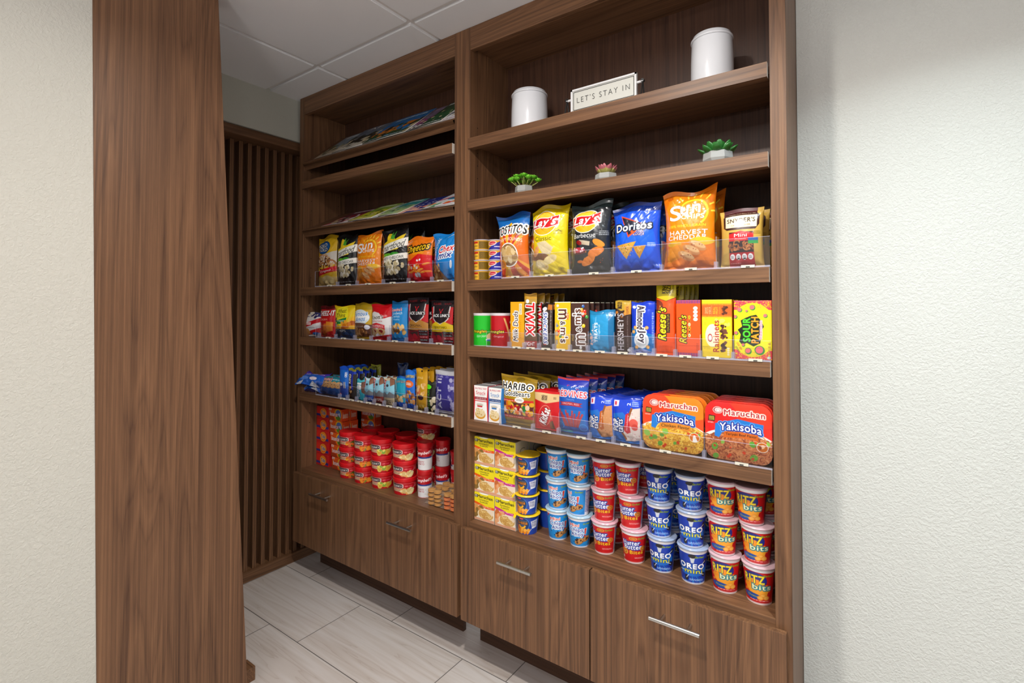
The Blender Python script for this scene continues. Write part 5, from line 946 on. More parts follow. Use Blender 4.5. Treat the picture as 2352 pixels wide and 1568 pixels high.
for (nm, fn, l, r_, top, d, lab, cat, sd, bk, kw) in (
    ('snack_bag', a_chexbag, 701, 738, 718, .045, 'little red, white and blue snack bag at the far left end', 'snack bag', 61, 'a8a4ac', dict(tip=.006, lean=.02)),
    ('cracker_bag', a_cheezit, 737, 772, 702, .04, 'small red cheese cracker bag with white letters', 'cracker bag', 63, 'a0141a', dict(tip=.006)),
    ('chip_bag', a_wheat, 770, 817, 702, .045, 'small yellow veggie wheat chip bag with a navy base', 'chip bag', 65, 'c8940f', {}),
    ('cookie_bag', a_amos, 816, 856, 696, .045, 'small gold chocolate chip cookie bag with blue script', 'cookie bag', 67, '9a801a', dict(tip=-.004)),
    ('cookie_bag', a_knott, 855, 901, 699, .045, 'small red and white strawberry shortbread bag', 'cookie bag', 69, 'a8141c', {}),
    ('cookie_bag', a_grandma, 900, 938, 692, .04, 'small blue vanilla sandwich cookie bag', 'cookie bag', 71, '1868a4', {}),
    ('jerky_pouch', a_jerky, 937, 986, 683, .03, 'tall dark red original beef jerky pouch with a tan band', 'jerky pouch', 73, '3a1018', dict(wr=.35, bulge=1.1)),
    ('jerky_pouch', lambda w_, h: a_jerky(w_, h, 'TERIYAKI', 'd8b81c'), 991, 1043, 690, .03, 'dark red teriyaki jerky pouch with a yellow band', 'jerky pouch', 75, '3a1018', dict(wr=.35, bulge=1.1))):
    o, cx = stand_bag(nm, fn, l, r_, top, SH['D']+.002, .042, 745, d, lab, cat, LS, seed=sd, back=bk, **kw)
    if sd == 75: o.location.x = min(o.location.x, .519-.065)
    back_row(o, (o.location.x, .042, SH['D']+.002), 1 if sd < 73 else 2, .06 if sd < 73 else .045, .012 if sd < 75 else -.001, lab.split(' with')[0].split(' at the')[0]+' standing behind the front one', 'second row: '+lab.split(' with')[0], seed=sd)
# ---- snack bars and nut packs (left bookcase, third divider tray)
zG = SH['E']+.002
def a_generic(bg, top, parts):
    def f(w, h):
        A = Art(w, h, bg)
        for q in parts: getattr(A, q[0])(*q[1:-1] if isinstance(q[-1], dict) else q[1:], **(q[-1] if isinstance(q[-1], dict) else {}))
        return A
    return f
NUT = ['c8864a', 'a86430', 'e0b070', '7a4420']
def a_clif(c): 
    def f(w, h):
        A = Art(w, h, '8cc8dc'); A.r(0, .9, 1, 1, 'c8e0e8' if c != 'c8b490' else 'd8c8a8'); A.p([(0, .36), (.2, .46), (.45, .38), (.7, .5), (1, .40), (1, .2), (0, .2)], '7a7c80'); A.r(0, 0, 1, .26, c); A.r(.02, .58, .26, .94, 'b81c2c'); A.t('CLIF', .14, .76, .30, .16, 'f4f0ec', rot=90, b=.04); A.p([(.62, 1), (1, 1), (1, .78), (.7, .7)], '8a5a44'); A.e(.45, .72, .12, .05, '3a3a44'); A.lines(.1, .06, .9, .18, 2, 'e8e0d8' if c != 'c8b490' else '3a2a20', 3); return A
    return f
BARS = [
 ('snack_bar', a_generic('1f6cd0', 0, [('r', 0, .88, 1, 1, '1a50c0'), ('e', .5, .22, .5, .16, '1a4ab0'), ('e', .3, .42, .26, .08, '14183a'), ('e', .32, .42, .2, .055, 'e8ecf4'), ('r', .62, .3, .8, .5, 'e8e8f0'), ('r', .68, .3, .74, .5, '14183a'), ('t', 'OREO', .82, .74, .16, .2, 'ffffff', {'rot': 90, 'b': .05}), ('e', .2, .1, .1, .03, 'c8284a')]), 781, 801, 841, 'tall bright blue sandwich cookie pack, leftmost upright pack in its tray'),
 ('snack_bar', a_generic('2a2420', 0, [('r', 0, .92, 1, 1, '8a8a34'), ('r', 0, .82, 1, .92, '1c3ca8'), ('r', .56, .3, .72, .9, '2a3ab8'), ('t', 'KIND', .3, .66, .30, .34, 'f4f0ec', {'rot': 90, 'b': .06}), ('blobs', .1, .05, .6, .4, 14, .12, NUT, 3)]), 802, 819, 846, 'dark nut bar with white vertical letters beside the bright blue pack'),
 ('snack_bar', a_generic('2aa0b4', 0, [('r', 0, .9, 1, 1, '4ab8c8'), ('e', .5, .8, .36, .05, 'e8f0f0'), ('e', .5, .62, .3, .12, 'e8ecec'), ('p', [(.7, .9), (1, .9), (1, .3), (.8, .4)], '6a4434'), ('t', 'LUNA', .4, .34, .34, .34, 'f4f8f8', '1c3c6a', .03, {'rot': 90, 'b': .05})]), 820, 838, 871, 'teal nutrition bar with a white oval'),
 ('snack_bar', a_clif('1f4ca8'), 838, 858, 867, 'light blue energy bar with a royal blue foot'),
 ('snack_bar', a_clif('8a3028'), 859, 882, 866, 'light blue energy bar with a brick-red foot'),
 ('snack_bar', a_clif('c8b490'), 883, 907, 868, 'light blue energy bar with a tan foot'),
 ('nut_pack', a_generic('1f9ab8', 0, [('r', 0, .94, 1, 1, '1c5cb8'), ('t', 'PLANTERS', .5, .83, .9, .07, 'f0c838', '1a50a0', .02, {'b': .04, 'slant': .3}), ('blobs', .1, .18, .95, .42, 22, .14, ['d8a860', 'e8c890', 'b88040', 'c8c0a8'], 4), ('r', 0, 0, 1, .14, '1a4cb0')]), 911, 933, 864, 'teal nut pack with yellow lettering and a blue foot'),
 ('nut_pack', a_generic('1f6cd0', 0, [('t', 'PLANTERS', .5, .84, .9, .07, 'f0c838', '1a50a0', .02, {'b': .04, 'slant': .3}), ('e', .5, .64, .42, .10, 'e86a28'), ('lines', .25, .6, .75, .68, 2, 'ffffff', 3), ('blobs', .1, .12, .95, .46, 30, .13, NUT, 6), ('r', 0, 0, 1, .1, '1a4cb0')]), 932, 954, 850, 'taller blue nut pack with an orange ribbon'),
 ('nut_pack', a_generic('c8941c', 0, [('e', .5, .95, .08, .02, '3a2a10'), ('t', 'SAHALE', .45, .79, .5, .05, 'f4e8c0', {'b': .02}), ('e', .2, .46, .3, .12, 'd87848'), ('blobs', .2, .34, .8, .66, 12, .14, ['e8c080', 'd8a058', 'f0d8a0'], 5), ('e', .5, .3, .24, .06, '3a1c24'), ('t', 'ALMONDS', .5, .10, .56, .05, 'e8d890', {'b': .02}), ('r', 0, 0, 1, .04, '8a6a10')]), 957, 983, 847, 'golden yellow almond pack with a punched hang hole'),
 ('nut_pack', a_generic('15160f', 0, [('e', .3, .82, .34, .08, '5ad81c'), ('t', 'PISTACHIOS', .34, .40, .62, .26, '6ad82c', {'rot': 90, 'b': .03}), ('blobs', .62, .05, .95, .5, 12, .18, ['d8c8a0', 'e8dcc0', 'b8a878'], 5), ('r', 0, .9, 1, 1, '2a2c28')]), 982, 1001, 876, 'black pistachio pack with bright green lettering'),
]
for i, (nm, fn, l, r_, top, lab) in enumerate(BARS):
    flat_bar(nm, fn, l, r_, top, zG, .026, 905, lab, 2 if i in (3, 4, 5) else 3, .034, .006, lab.split(' with')[0].split(',')[0].split(' beside')[0]+' standing behind the front one', 'behind: '+lab.split(' with')[0].split(',')[0], 'snack pack' if nm == 'snack_bar' else 'nut pack', .022, 80+i, ['14409a', '24201c', '1a7484', '6a9aac', '6a9aac', '8a8478', '18708a', '1a50a0', '9a7014', '1a1c14'][i], LS, wr=.8)
def a_popcorn(w, h):
    A = Art(w, h, '3a3484'); A.r(0, .90, 1, 1, 'b8b8c0'); A.blobs(.0, .02, 1, .88, 70, .075, ['8a86b8', 'a8a6cc', '5a54a0'], 5, 1.2); A.r(.12, .1, .62, .84, '3a3484'); A.t('ACT II', .24, .46, .7, .18, 'c8c8dc', rot=90, b=.05); A.t('', .46, .46, .66, .10, 'a8a6cc', rot=90, b=0); A.r(0, 0, 1, .06, 'b8b8c4'); return A
flat_bar('popcorn_pack', a_popcorn, 996, 1050, 851, zG, .030, 905, 'wide silver and purple microwave popcorn pack against the centre stile', 2, .04, -.001, 'microwave popcorn pack standing behind the front one', 'popcorn packs behind the front one', 'popcorn pack', .030, 95, '6a6a80', LS, wr=.5).location.x = .519-.062
for k, (x, y, h, c, lab) in enumerate(((.36, .17, .17, '8a6a30', 'tan paper hang-tab pack deep behind the yellow almond pack'), (.20, .15, .155, '1a3a9a', 'royal blue pack standing tall behind the nut packs'), (-.13, .15, .15, '9a9a2c', 'olive-yellow pack tip behind the energy bars'), (.02, .19, .165, '14306a', 'dark blue pack at the back of the snack bar tray'))):
    A = Art(.06, h, c); A.e(.5, .93, .09, .03, '14100c'); bag('snack_pack', A, .02, lab, 'snack pack', (x, y, zG), .1*k, seed=100+k, back=c, step=.003, crimp=.03, pinch=.02, wr=.7)
# cookie pack lying back at the left, and two crinkled packs hanging over the shelf end
def a_gcook(w, h):
    A = Art(w, h, '1c4a8c'); A.p([(0, .5), (1, .5), (1, 1), (0, 1)], '2a8a9c'); A.t('Grandma\'s', .30, .86, .5, .13, 'f4e8e0', 'b8282c', .01, b=.04, sh=.2); A.lines(.58, .82, .95, .9, 1, 'c8e4ec', 2)
    for x in (.12, .31, .50, .69, .88): A.e(x, .58, .13, .19, 'c89058'); A.e(x, .60, .11, .16, 'd8a870'); A.blobs(x-.08, .48, x+.08, .72, 5, .018, ['7a4a24'], int(x*10))
    return A
cx, w_, h = ext(732, 782, 866, zG, .03, 890); o = bag('cookie_pack', a_gcook(w_, h*1.0), .04, 'low wide cookie pack lying behind the clear lip, teal over blue', 'cookie pack', (cx, .035, zG), 0, None, 111, '1c3c6c', LS, .04, .02, lean=.25, wr=.7)
dup(o, (cx, .10, zG), .05, 'second wide cookie pack in the shade behind the teal and blue one')
def a_blue(w, h):
    A = Art(w, h, '1f5cc0'); A.p([(0, .55), (.5, .8), (1, .62), (1, 1), (0, 1)], '4a34a8'); A.p([(.0, .1), (.3, .3), (.2, .0)], 'c8ccd8'); A.p([(.5, .0), (.62, .25), (.8, .0)], 'c0c4d0'); A.t('Milk Chocolate', .6, .78, .6, .10, 'e8e4f0', b=.02, slant=.3); A.e(.62, .42, .12, .12, 'e8dce8'); A.e(.3, .45, .16, .14, '5a8ae0'); return A
for k, (px0, px1, pz, Y, rz, tl, lab) in enumerate(((679, 738, .955, -.012, .25, .7, 'crumpled blue and purple candy packet sticking out over the shelf end, upper one'), (681, 733, .9405, .0, .18, 1.2, 'crumpled blue and silver candy packet under the blue and purple one'))):
    cx, w_, _ = ext(px0, px1, 860, 0, .0, 880); A = a_blue(w_*.86, .075)
    o = bag('candy_packet', A, .046, lab, 'candy packet', (cx-.002, Y+.02, pz+.016*(1-k)), rz, None, 120+k*3, '2a3c9a', LS, .06, .05, wr=3.5); o.rotation_euler.x = -tl; o.location.z = .952-.0+.020*(1-k) if k == 0 else .9445

# ---- bottom deck, left bookcase
cx, w_, H = ext(723, 750, 932, zK, .085, 1000); bh = H/5; A = a_tide(w_, bh-.0008); p = None
for k in range(5):
    lab = 'red and blue detergent box, %s in its stack of five' % ['bottom', 'second', 'middle', 'fourth', 'topmost'][k]; loc = (max(cx, -.5285+w_/2), .145, zK+bh*k)
    if p is None: p = carton('detergent_box', A, .12, lab, 'detergent box', loc, 0, 'detergent boxes at the left end of the deck', topc='b81c1c', sidecol='c01c1c', step=LS)
    else: dup(p, loc, None, lab)
bx = loc[0]+w_/2
A = a_bounce(.108, bh-.0008); p = None
for k in range(5):
    lab = 'orange dryer sheet box, %s in its leaning stack' % ['bottom', 'second', 'middle', 'fourth', 'topmost'][k]; loc = (bx+.0545+.0075*(4-k), .108, zK+bh*k)
    if p is None: p = carton('dryer_sheet_box', A, .044, lab, 'dryer sheet box', loc, .0, 'orange dryer sheet boxes', side=a_bside(.044, bh-.0008), topc='c83a14', sidecol='d84a18', step=LS)
    else: dup(p, loc, -.02*k*0, lab)
for k in range(5): 
    dup(p, (bx+.060+.0075*(4-k), .155, zK+bh*k), 0, 'orange dryer sheet box in the stack behind the leaning front stack', 'dryer sheet boxes behind the front stack')
    dup(p, (bx+.060+.110, .222, zK+bh*k), 0, 'orange dryer sheet box in the dark stack behind the soup bowls', 'dryer sheet boxes in the dark stack')
BW = [(805, 1097, 787, 821, 0), (839, 1108.5, 820, 858, 1), (880, 1120.5, 858, 902, 2), (931, 1135, 903, 956, 3)]
for k0, (px, py, l, r_, kind) in enumerate(BW):
    bx_, by_ = axis_of(px, py, .042); cxx, wd, _ = ext(l, r_, 1000, zK, by_, 1050); rd = [.0535, .0535, .0545, .0555][k0]; BH = [.0735, .0735, .0735, .0735][k0]; A = a_chunky(2*PI*rd*.93, BH*.74, kind); p = None
    nm = ['beef', 'pot roast', 'noodle', 'chicken'][kind]
    for k in range(3):
        lab = 'red %s soup bowl, %s in the %s stack from the left' % (nm, ORD[k], ['first', 'second', 'third', 'fourth'][k0]); loc = (bx_+[0, -.003, -.006][k]*(1 if k0 in (2, 3) else .5), by_, zK+BH*k)
        if p is None: p = cup_proto('soup_bowl', A, rd*.91, rd*.975, BH-.0006, 'd4121c', lab, 'soup bowl', loc, 'red soup bowls stacked on the deck', rz=facing(bx_, by_, -.22), rim=.0015, lidh=.019, band=(.05, .70), neck='c4121c', step=LS, m=PLAS)
        else: dup(p, loc, None, lab)
    for k in range(3+(1 if k0 == 3 else 0)): dup(p, (bx_+.035, by_+.112, zK+BH*k), .3, 'red soup bowl in the dark back row behind the %s stack' % ['first', 'second', 'third', 'fourth'][k0], 'soup bowls behind the %s stack' % ['first', 'second', 'third', 'fourth'][k0])
cr = .0345; sx, sy = axis_of(976, 1144, .033); CH = (float(at(975, 1013, 1, sy)[2])-zK)/2; A = a_campbell(2*PI*cr, CH*.80); p = None
for k in range(2):
    lab = 'red and white tomato soup sipping cup, %s of the front pair' % ['lower', 'upper'][k]
    if p is None: p = cup_proto('soup_cup', A, cr-.004, cr, CH-.0006, 'c4121c', lab, 'soup cup', (sx, sy, zK), 'tomato soup sipping cups', rz=facing(sx, sy, -.25), rim=.001, lidh=.022, band=(.03, .84), neck='c4121c', step=LS)
    else: dup(p, (sx, sy, zK+CH*k), None, lab)
for k in range(2): dup(p, (sx+.030, sy+.082, zK+CH*k), .1, 'red and white tomato soup sipping cup, %s of the pair standing behind' % ['lower', 'upper'][k])
for k in range(3): dup(p, (sx+.115, sy+.090, zK+CH*k*.66), -1.6, 'dark soup cup in the corner by the centre stile') if k < 2 else None
# cracker packets piled beside the sipping cups
RC_ = random.Random(12)
crk = mat('cracker_biscuit', 'c8904a', .6); film = mat('clear_film', 'f4f0e8', .12, alpha=1)
def _film():
    m = bpy.data.materials.new('crinkled_clear_film'); m.use_nodes = True; nt = m.node_tree; L = nt.links.new; b = nt.nodes['Principled BSDF']; out = nt.nodes['Material Output']
    b.inputs['Roughness'].default_value = .12; b.inputs['Base Color'].default_value = (.6, .5, .4, 1)
    t = N(nt, 'ShaderNodeBsdfTransparent'); mx = N(nt, 'ShaderNodeMixShader'); mx.inputs[0].default_value = .13
    L(t.outputs[0], mx.inputs[1]); L(b.outputs[0], mx.inputs[2]); L(mx.outputs[0], out.inputs[0]); return m
FILM = _film()
def cracker_pack(loc, rz, col, lab):
    r = empty('cracker_packet', lab, 'cracker packet', loc, rz, 'cracker packets piled by the centre stile')
    for j in range(2):
        b = MB(); rr = .0165
        for dz in (0, .0058): b.lathe([(rr*.9, dz), (rr, dz+.001), (rr, dz+.0035), (rr*.9, dz+.0045), (0, dz+.0045)], 20, 0, ((j-.5)*.035, 0, .0035))
        b.lathe([(rr*.92, 0), (rr*.92, .0014), (0, .0014)], 20, 1, ((j-.5)*.035, 0, .0079)); b.build('cracker', [mat('cracker_'+col, col, .55), mat('cheese_filling', 'e89a2c', .5)], r, smooth=True, auto=40)
    nu, nv = 26, 14; u, v = np.meshgrid(np.linspace(-1, 1, nu), np.linspace(-1, 1, nv)); e = (1-np.abs(u)**6)*(1-np.abs(v)**4); q = np.random.RandomState(int(loc[0]*1e4) % 999).rand(nv, nu)*.0022
    V1 = np.stack([u*.044, v*.020, .008+.0085*e+q*e], -1).reshape(-1, 3); V2 = np.stack([u*.044, v*.020, .008-.0075*e], -1).reshape(-1, 3)
    npmesh('wrapper', np.vstack([V1, V2]), np.vstack([gridf(nv, nu), gridf(nv, nu, nv*nu, True)]), FILM, parent=r, sharp=None); return r
cps = {}
x0 = .519
for lay in range(4):
    for i in range(2):
        for j in range(3):
            col = 'd8640e' if (i == 1 and lay < 3) else 'c08530'
            x = x0-.050-.098*(1-i)*1.0+RC_.uniform(-.002, .002); y = .040+.043*j+RC_.uniform(-.002, .002); z = zK+.0170*lay+.0005
            if i == 0: x = x0-.050-.0895
            lab = '%s cracker packet with peanut filling, %s layer of the pile' % (('orange', 'golden')[col[0] == 'c'], ['bottom', 'second', 'third', 'top'][lay])
            key = (col,)
            if key not in cps: cps[key] = cracker_pack((x, y, z), RC_.uniform(-.06, .06), col, lab)
            else: dup(cps[key], (x, y, z), RC_.uniform(-.05, .05), lab+[', front', ', centre', ', rear'][j]+' '+['left', 'right'][i])
            if key in cps and cps[key].location.x == x: cps[key]['label'] = lab+[', front', ', centre', ', rear'][j]+' '+['left', 'right'][i]

# ================================================================== magazines on the slanted shelves
def mag(P, ang, px_l, px_r, art_fn, lab, u0=.017, L=.275, lift=0, seed=0, thick=.0035, slide=0, rot=0):
    zf = P(0, 0, .010)
    def xat(px):            # x of a corner on the shelf's front edge
        p_ = at(px, 345 if zf[2] > 2 else 520, 1, .0); return float(p_[0])
    x0_, x1_ = xat(px_l), xat(px_r); w_ = x1_-x0_; A = art_fn(w_, L); nu, nv = int(w_/LS), int(L/LS)
    u, v = np.meshgrid(np.linspace(0, 1, nu), np.linspace(0, 1, nv)); cr, sr = math.cos(rot), math.sin(rot)
    pts = []; a = math.radians(ang); c, s = math.cos(a), math.sin(a); o0 = P(0, u0, .0092+lift)
    X_ = (u-.5)*w_; U_ = v*L; Xr = X_*cr-U_*sr; Ur = X_*sr+U_*cr
    V = np.stack([Xr, Ur, thick+.0015*np.sin(u*PI)+0*u], -1).reshape(-1, 3); C = A.sample(u, v).reshape(-1, 3); n = len(V)
    q = np.array([[-w_/2, 0, 0], [w_/2, 0, 0], [w_/2, L, 0], [-w_/2, L, 0]]); q = np.stack([q[:, 0]*cr-q[:, 1]*sr, q[:, 0]*sr+q[:, 1]*cr, q[:, 2]], 1); q2 = q+np.array([0, 0, thick])
    V = np.vstack([V, q, q2]); C = np.vstack([C, np.tile(srgb('e8e4de'), (8, 1))]); F = np.vstack([gridf(nv, nu), [[n+3, n+2, n+1, n], [n, n+1, n+5, n+4], [n+1, n+2, n+6, n+5], [n+2, n+3, n+7, n+6], [n+3, n, n+4, n+7]]])
    m = npmesh('magazine', V, F, PAPER, C, smooth=False); m.location = ((x0_+x1_)/2, o0[1], o0[2]); m.rotation_euler = (a, 0, 0); tag(m, lab, 'magazine'); return m
def cover(bg, items):
    return a_generic(bg, 0, items)
def scenic(sky, mid, low, title, tc='e8e8e8', seed=1, th=.12, ty=.90, extra=()):
    def f(w, h):
        A = Art(w, h, sky); R = random.Random(seed); A.p([(0, 0), (1, 0), (1, .55), (.7, .62), (.4, .5), (0, .6)], mid); A.r(0, 0, 1, .25, low)
        A.blobs(0, .1, 1, .6, 40, .09, [mid, low, sky, '2a2a24', 'c8b890'], seed, 1.5); (A.t(title, .5, ty, .5, th, tc, b=.02) if title else A.lines(.12, ty-th*.5, .88, ty+th*.3, 1, tc, seed, .8))
        for q in extra: A.t(*q[:-1], **q[-1])
        A.lines(.1, .03, .9, .09, 2, tc, 3); return A
    return f
m_ = [(719, 790, scenic('8a9aa8', '5a6a4a', 'b8a890', '', seed=2), 'pale coastal photo magazine at the left end of the upper slanted shelf'),
      (762, 832, scenic('6a7484', '3a3c34', 'c8c0b0', 'AF', 'f0e8e0', seed=4, ty=.9), 'dark travel magazine with white title overlapping the pale one'),
      (797, 862, scenic('4a5450', '2c3028', '6a6c60', '', seed=5), 'grey-green magazine third from the left on the upper slanted shelf'),
      (832, 930, scenic('2a70b0', 'c8782a', '2c4a2c', '', 'b8d0e0', seed=6, extra=()), 'blue and orange autumn landscape magazine'),
      (918, 990, scenic('7a6a84', '8a2c6a', '3a4a38', '', 'a88aa0', seed=8, extra=(('coco', .5, .16, .6, .10, 'f8f8f8', dict(b=.06, sh=.3)),)), 'purple magazine with a white script word near its foot'),
      (962, 1012, scenic('35503a', '2a5a38', '1f4a34', '', seed=9), 'dark green magazine under the white one'),
      (992, 1047, scenic('dcd8dc', 'd8d8e0', 'e8e8f0', '', 'a8483a', seed=10), 'white magazine at the right end of the upper slanted shelf')]
for k, (l, r_, fn, lab) in enumerate(m_): mag(M1, 40, l, r_, fn, lab, L=.262, lift=.0054*(k % 2)+.0002, seed=k)
n_ = [(735, 806, scenic('6a2c3c', 'b81c3a', 'e0d0d0', '', seed=12), 'magenta-red magazine at the left end of the lower slanted shelf'),
      (797, 850, scenic('8aa83c', 'c8c82c', 'd8d040', '', 'f0f0e0', seed=13), 'yellow-green magazine beside the magenta one'),
      (840, 880, scenic('c8d8c8', '88b038', 'e8ecec', '', '3a6a3a', seed=14), 'white and lime magazine third on the lower slanted shelf'),
      (866, 912, scenic('2a8a90', '9ab878', 'a8c87a', '', 'e8f0e8', seed=15), 'teal and pale green magazine in the middle of the lower slanted shelf'),
      (904, 968, a_generic('1c2c80', 0, [('blobs', .0, .4, 1, .95, 30, .03, ['e8e8f0'], 4), ('blobs', .1, .05, .9, .4, 20, .1, ['e8a08c', 'f0b8a0', 'd8806c'], 5)]), 'navy magazine with white stars and coral shapes'),
      (966, 1047, a_generic('e8e8ec', 0, [('p', [(0, .6), (1, .9), (1, .78), (0, .48)], 'c83a5a'), ('e', .6, .55, .34, .12, '1f7a9c'), ('blobs', .0, .0, 1, .3, 16, .1, ['f08a2c', '3a9a4c', 'e83a2c', 'e8e8ec'], 5), ('blobs', .5, .7, 1, .98, 8, .1, ['f0a02c', '3a70c8'], 7)]), 'white magazine with a teal oval and orange fruit colours')]
for k, (l, r_, fn, lab) in enumerate(n_): mag(M2, 27, l, r_, fn, lab, L=.225, lift=.0054*(k % 2)+.0002, seed=20+k)

# ================================================================== jars, sign, succulents
CER = mat('glazed_white_ceramic', 'eceef4', .12, coat=.6, spec=.6)
def jar(cx, y, r, h, lab):
    root = empty('ceramic_jar', lab, 'jar', (cx, y, SH['A']+.0004)); b = MB()
    b.lathe([(0, 0), (r*.90, 0), (r*.97, .002), (r*1.0, .010), (r*.985, h*.55), (r*.955, h*.86), (r*.93, h*.895)], 64); b.build('body', CER, root, smooth=True, auto=60)
    b = MB(); b.lathe([(r*.955, h*.897), (r*.985, h*.905), (r*.99, h*.925), (r*.95, h*.94), (r*.93, h*.955), (r*.90, h*.985), (r*.85, h*1.0), (0, h*1.0)], 64); b.build('lid', CER, root, smooth=True, auto=60)
cx, w_, h = ext(1181, 1253, 214, SH['A'], .115, 260); jar(cx, .115, w_/2*.985, h+.0, 'small white ceramic lidded jar left of the lettered sign')
cx, w_, h = ext(1587, 1686, 84, SH['A'], .115, 150); jar(cx, .115, w_/2*.985, h+.0, 'larger white ceramic lidded jar right of the lettered sign')
sg = empty('tabletop_sign', 'white metal tabletop sign lettered LET\'S STAY IN on black easel legs', 'sign', (1.145, .045, SH['A']+.0004))
cream = mat('enamel_cream', 'd9d9d2', .35); wm = mat('enamel_white', 'e8e8ea', .3)
sw, sh0, sh1 = .1195, .014, .096; b = MB(); b.box(-sw, sw, -.004, .004, sh0, sh1, 0)
for (x0, x1, z0, z1) in ((-sw, sw, sh0, sh0+.006), (-sw, sw, sh1-.006, sh1), (-sw, -sw+.006, sh0, sh1), (sw-.006, sw, sh0, sh1)): b.box(x0, x1, -.0075, -.004, z0, z1, 1)
for (x0, x1, z0, z1) in ((-sw+.009, sw-.009, sh0+.009, sh0+.0108), (-sw+.009, sw-.009, sh1-.0108, sh1-.009), (-sw+.009, -sw+.0108, sh0+.009, sh1-.009), (sw-.0108, sw-.009, sh0+.009, sh1-.009)): b.box(x0, x1, -.0046, -.004, z0, z1, 2)
b.build('plate', [cream, wm, BLACK], sg)
cu = bpy.data.curves.new('t', 'FONT'); cu.body = "LET'S STAY IN"; cu.size = .030; cu.offset = -.0005; cu.extrude = .0007; cu.space_character = 1.35; cu.align_x = 'CENTER'; cu.align_y = 'CENTER'
to = bpy.data.objects.new('t', cu); me = bpy.data.meshes.new_from_object(to); bpy.data.objects.remove(to); bpy.data.curves.remove(cu); me.materials.clear(); me.materials.append(mat('dark_letter', '4a4a46', .5))
t_ = bpy.data.objects.new('lettering', me); link(t_, sg); t_.rotation_euler = (PI/2, 0, 0); t_.location = (0, -.0047, (sh0+sh1)/2)
_w = max(v.co.x for v in me.vertices)-min(v.co.x for v in me.vertices); t_.scale = (.192/_w, .9, 1)
for s_ in (-1, 1):
    b = MB(); b.tube((s_*sw, 0, .064), (s_*(sw+.020), 0, .064), .0042, 14); b.build('axle', wm, sg, smooth=True, auto=40)
    b = MB(); b.tube((s_*(sw+.018), -.004, .066), (s_*(sw+.018), .004, .066), .0062, 14)
    for dy in (-.020, .020): b.tube((s_*(sw+.018), 0, .067), (s_*(sw+.018), dy, 0), .0024, 8)
    b.build('easel_leg', BLACK, sg, smooth=True, auto=40)
CEM = mat('pale_cement', 'a3a4a3', .75)
def pot(root, r, h, n=7):
    b = MB(); b.lathe([(r*.80, 0), (r*1.0, h*.45), (r*.95, h), (r*.80, h), (r*.78, h*.8), (0, h*.8)], n); b.build('pot', CEM, root, bevel=.0012)
def leaf(b, base, d, L, W, T, mi=0, curl=.3, tipm=None, rnd=.6):
    d = Vector(d).normalized(); s = d.cross(Vector((0, 0, 1))); s = s.normalized() if s.length > .05 else Vector((1, 0, 0)); u = s.cross(d); n1, n2 = 7, 8; vs = []
    for i in range(n1+1):
        t = i/n1; wf = max(.06, math.sin(PI*min(1, t**1.15*.96+.04)))**rnd; c_ = Vector(base)+d*(L*t)+u*(curl*L*t*t)
        for j in range(n2): a = 2*PI*j/n2; vs.append(c_+s*(math.cos(a)*W/2*wf)+u*(math.sin(a)*T/2*wf))
    fs = [(i*n2+j, i*n2+(j+1) % n2, (i+1)*n2+(j+1) % n2, (i+1)*n2+j) for i in range(n1) for j in range(n2)]+[tuple(range(n2))[::-1], tuple(range(n1*n2, (n1+1)*n2))]
    k0 = len(b.f); b.add(vs, fs, mi)
    if tipm is not None:
        for q in range(k0+int((n1*.80))*n2, len(b.f)): b.m[q] = tipm
def z_at(px, py, Y): return float(at(px, py, 1, Y)[2])
GR1 = mat('leaf_bright_green', '62b526', .4); GR2 = mat('leaf_deep_green', '2c6e2c', .3, coat=.3); GR3 = mat('leaf_yellow_green', 'b0a860', .4); PK = mat('leaf_rose_tip', 'b0606a', .4); STM = mat('pale_stem', 'a8b060', .5)
r1 = empty('succulent', 'bright green clustered rosette succulent in a pale faceted pot, leftmost plant', 'plant', (.815, .060, SH['B']+.0004)); pot(r1, .036, .036)
R = random.Random(3); b = MB(); st = MB()
for i in range(22):
    a = i*2.4; rr_ = .006+.040*math.sqrt(i/22); top = Vector((rr_*math.cos(a)*1.3, rr_*math.sin(a), .072-.026*(rr_/.05)**2+R.uniform(-.005, .005))); st.tube((top.x*.3, top.y*.3, .028), top, .0013, 6)
    for j in range(9): b_a = 2*PI*j/9+i; leaf(b, top, (math.cos(b_a), math.sin(b_a), .35), .0165, .0110, .0035, 0)
    for j in range(5): b_a = 2*PI*j/5+i+.4; leaf(b, top+Vector((0, 0, .002)), (math.cos(b_a), math.sin(b_a), 1.1), .012, .009, .0035, 1)
o = st.build('stems', STM, r1, smooth=True); o['kind'] = 'stuff'; o = b.build('leaves', [GR1, mat('leaf_lime', '92d83c', .4)], r1, smooth=True); o['kind'] = 'stuff'
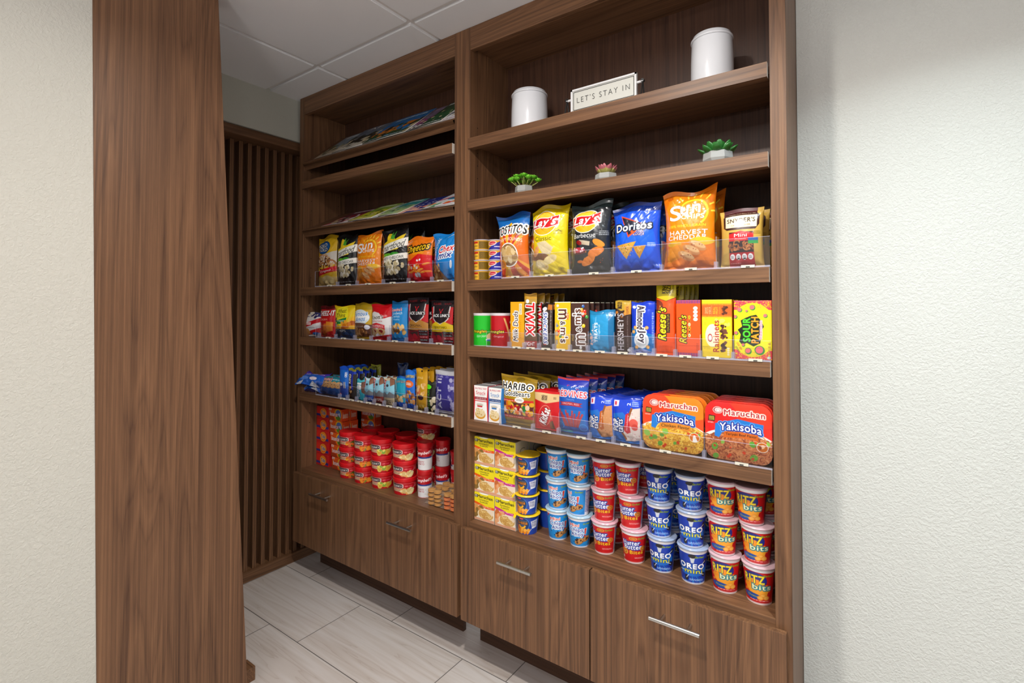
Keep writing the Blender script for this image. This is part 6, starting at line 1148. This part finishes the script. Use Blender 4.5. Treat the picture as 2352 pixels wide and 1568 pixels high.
r2 = empty('succulent', 'small rose-tipped rosette succulent in a pale faceted pot, middle plant', 'plant', (1.148, .060, SH['B']+.0004)); pot(r2, .038, .030); b = MB()
for ring_, (n, el, L) in enumerate(((8, .6, .044), (7, 1.1, .042), (5, 2.4, .036))):
    for j in range(n): a = 2*PI*j/n+ring_*.4; leaf(b, (.006*math.cos(a), .006*math.sin(a), .024), (math.cos(a), math.sin(a), el), L, .022, .007, 0, .25, 1)
o = b.build('leaves', [GR3, PK], r2, smooth=True); o['kind'] = 'stuff'
r3 = empty('succulent', 'dark green broad-leaved succulent in a pale faceted pot, rightmost plant', 'plant', (1.505, .062, SH['B']+.0004)); pot(r3, .043, .038); b = MB()
for ring_, (n, el, L) in enumerate(((9, .12, .050), (8, .55, .046), (5, 1.3, .036), (3, 3, .024))):
    for j in range(n): a = 2*PI*j/n+ring_*.35; leaf(b, (.008*math.cos(a), .008*math.sin(a), .032), (math.cos(a), math.sin(a), el), L, .028, .010, 0, .30, rnd=.42)
o = b.build('leaves', [GR2], r3, smooth=True); o['kind'] = 'stuff'
# ceiling downlight fittings outside the view; the two lobby ones are added fill
for i, ((x, y), pw, c, tg, sp_) in enumerate(LIGHTS):
    b = MB(); b.lathe([(.068, 0), (.085, 0), (.088, .004), (.088, .0095), (.068, .0095)], 40, 0, (x, y, ZC-.010)); o = b.build('ceiling_downlight', wm, smooth=True, auto=40); tag(o, 'white recessed ceiling downlight ring '+['in front of the bookcases', 'near the right wall', 'added as fill over the lobby to the right', 'added as fill over the lobby to the left'][i], 'ceiling light')
pd = empty('added_bowl_uplight', 'white bowl uplight added out of view to brighten the ceiling', 'pendant light', UPFILL); b = MB()
b.lathe([(0, -.06), (.10, -.045), (.19, .0), (.215, .045), (.208, .045), (.18, .0), (.09, -.038), (0, -.05)], 48); b.build('bowl', wm, pd, smooth=True, auto=60)
b = MB(); b.tube((0, 0, -.05), (0, 0, ZC-UPFILL[2]-.001), .005, 10); b.build('stem', wm, pd, smooth=True, auto=40)
sc.cycles.transparent_max_bounces = 24
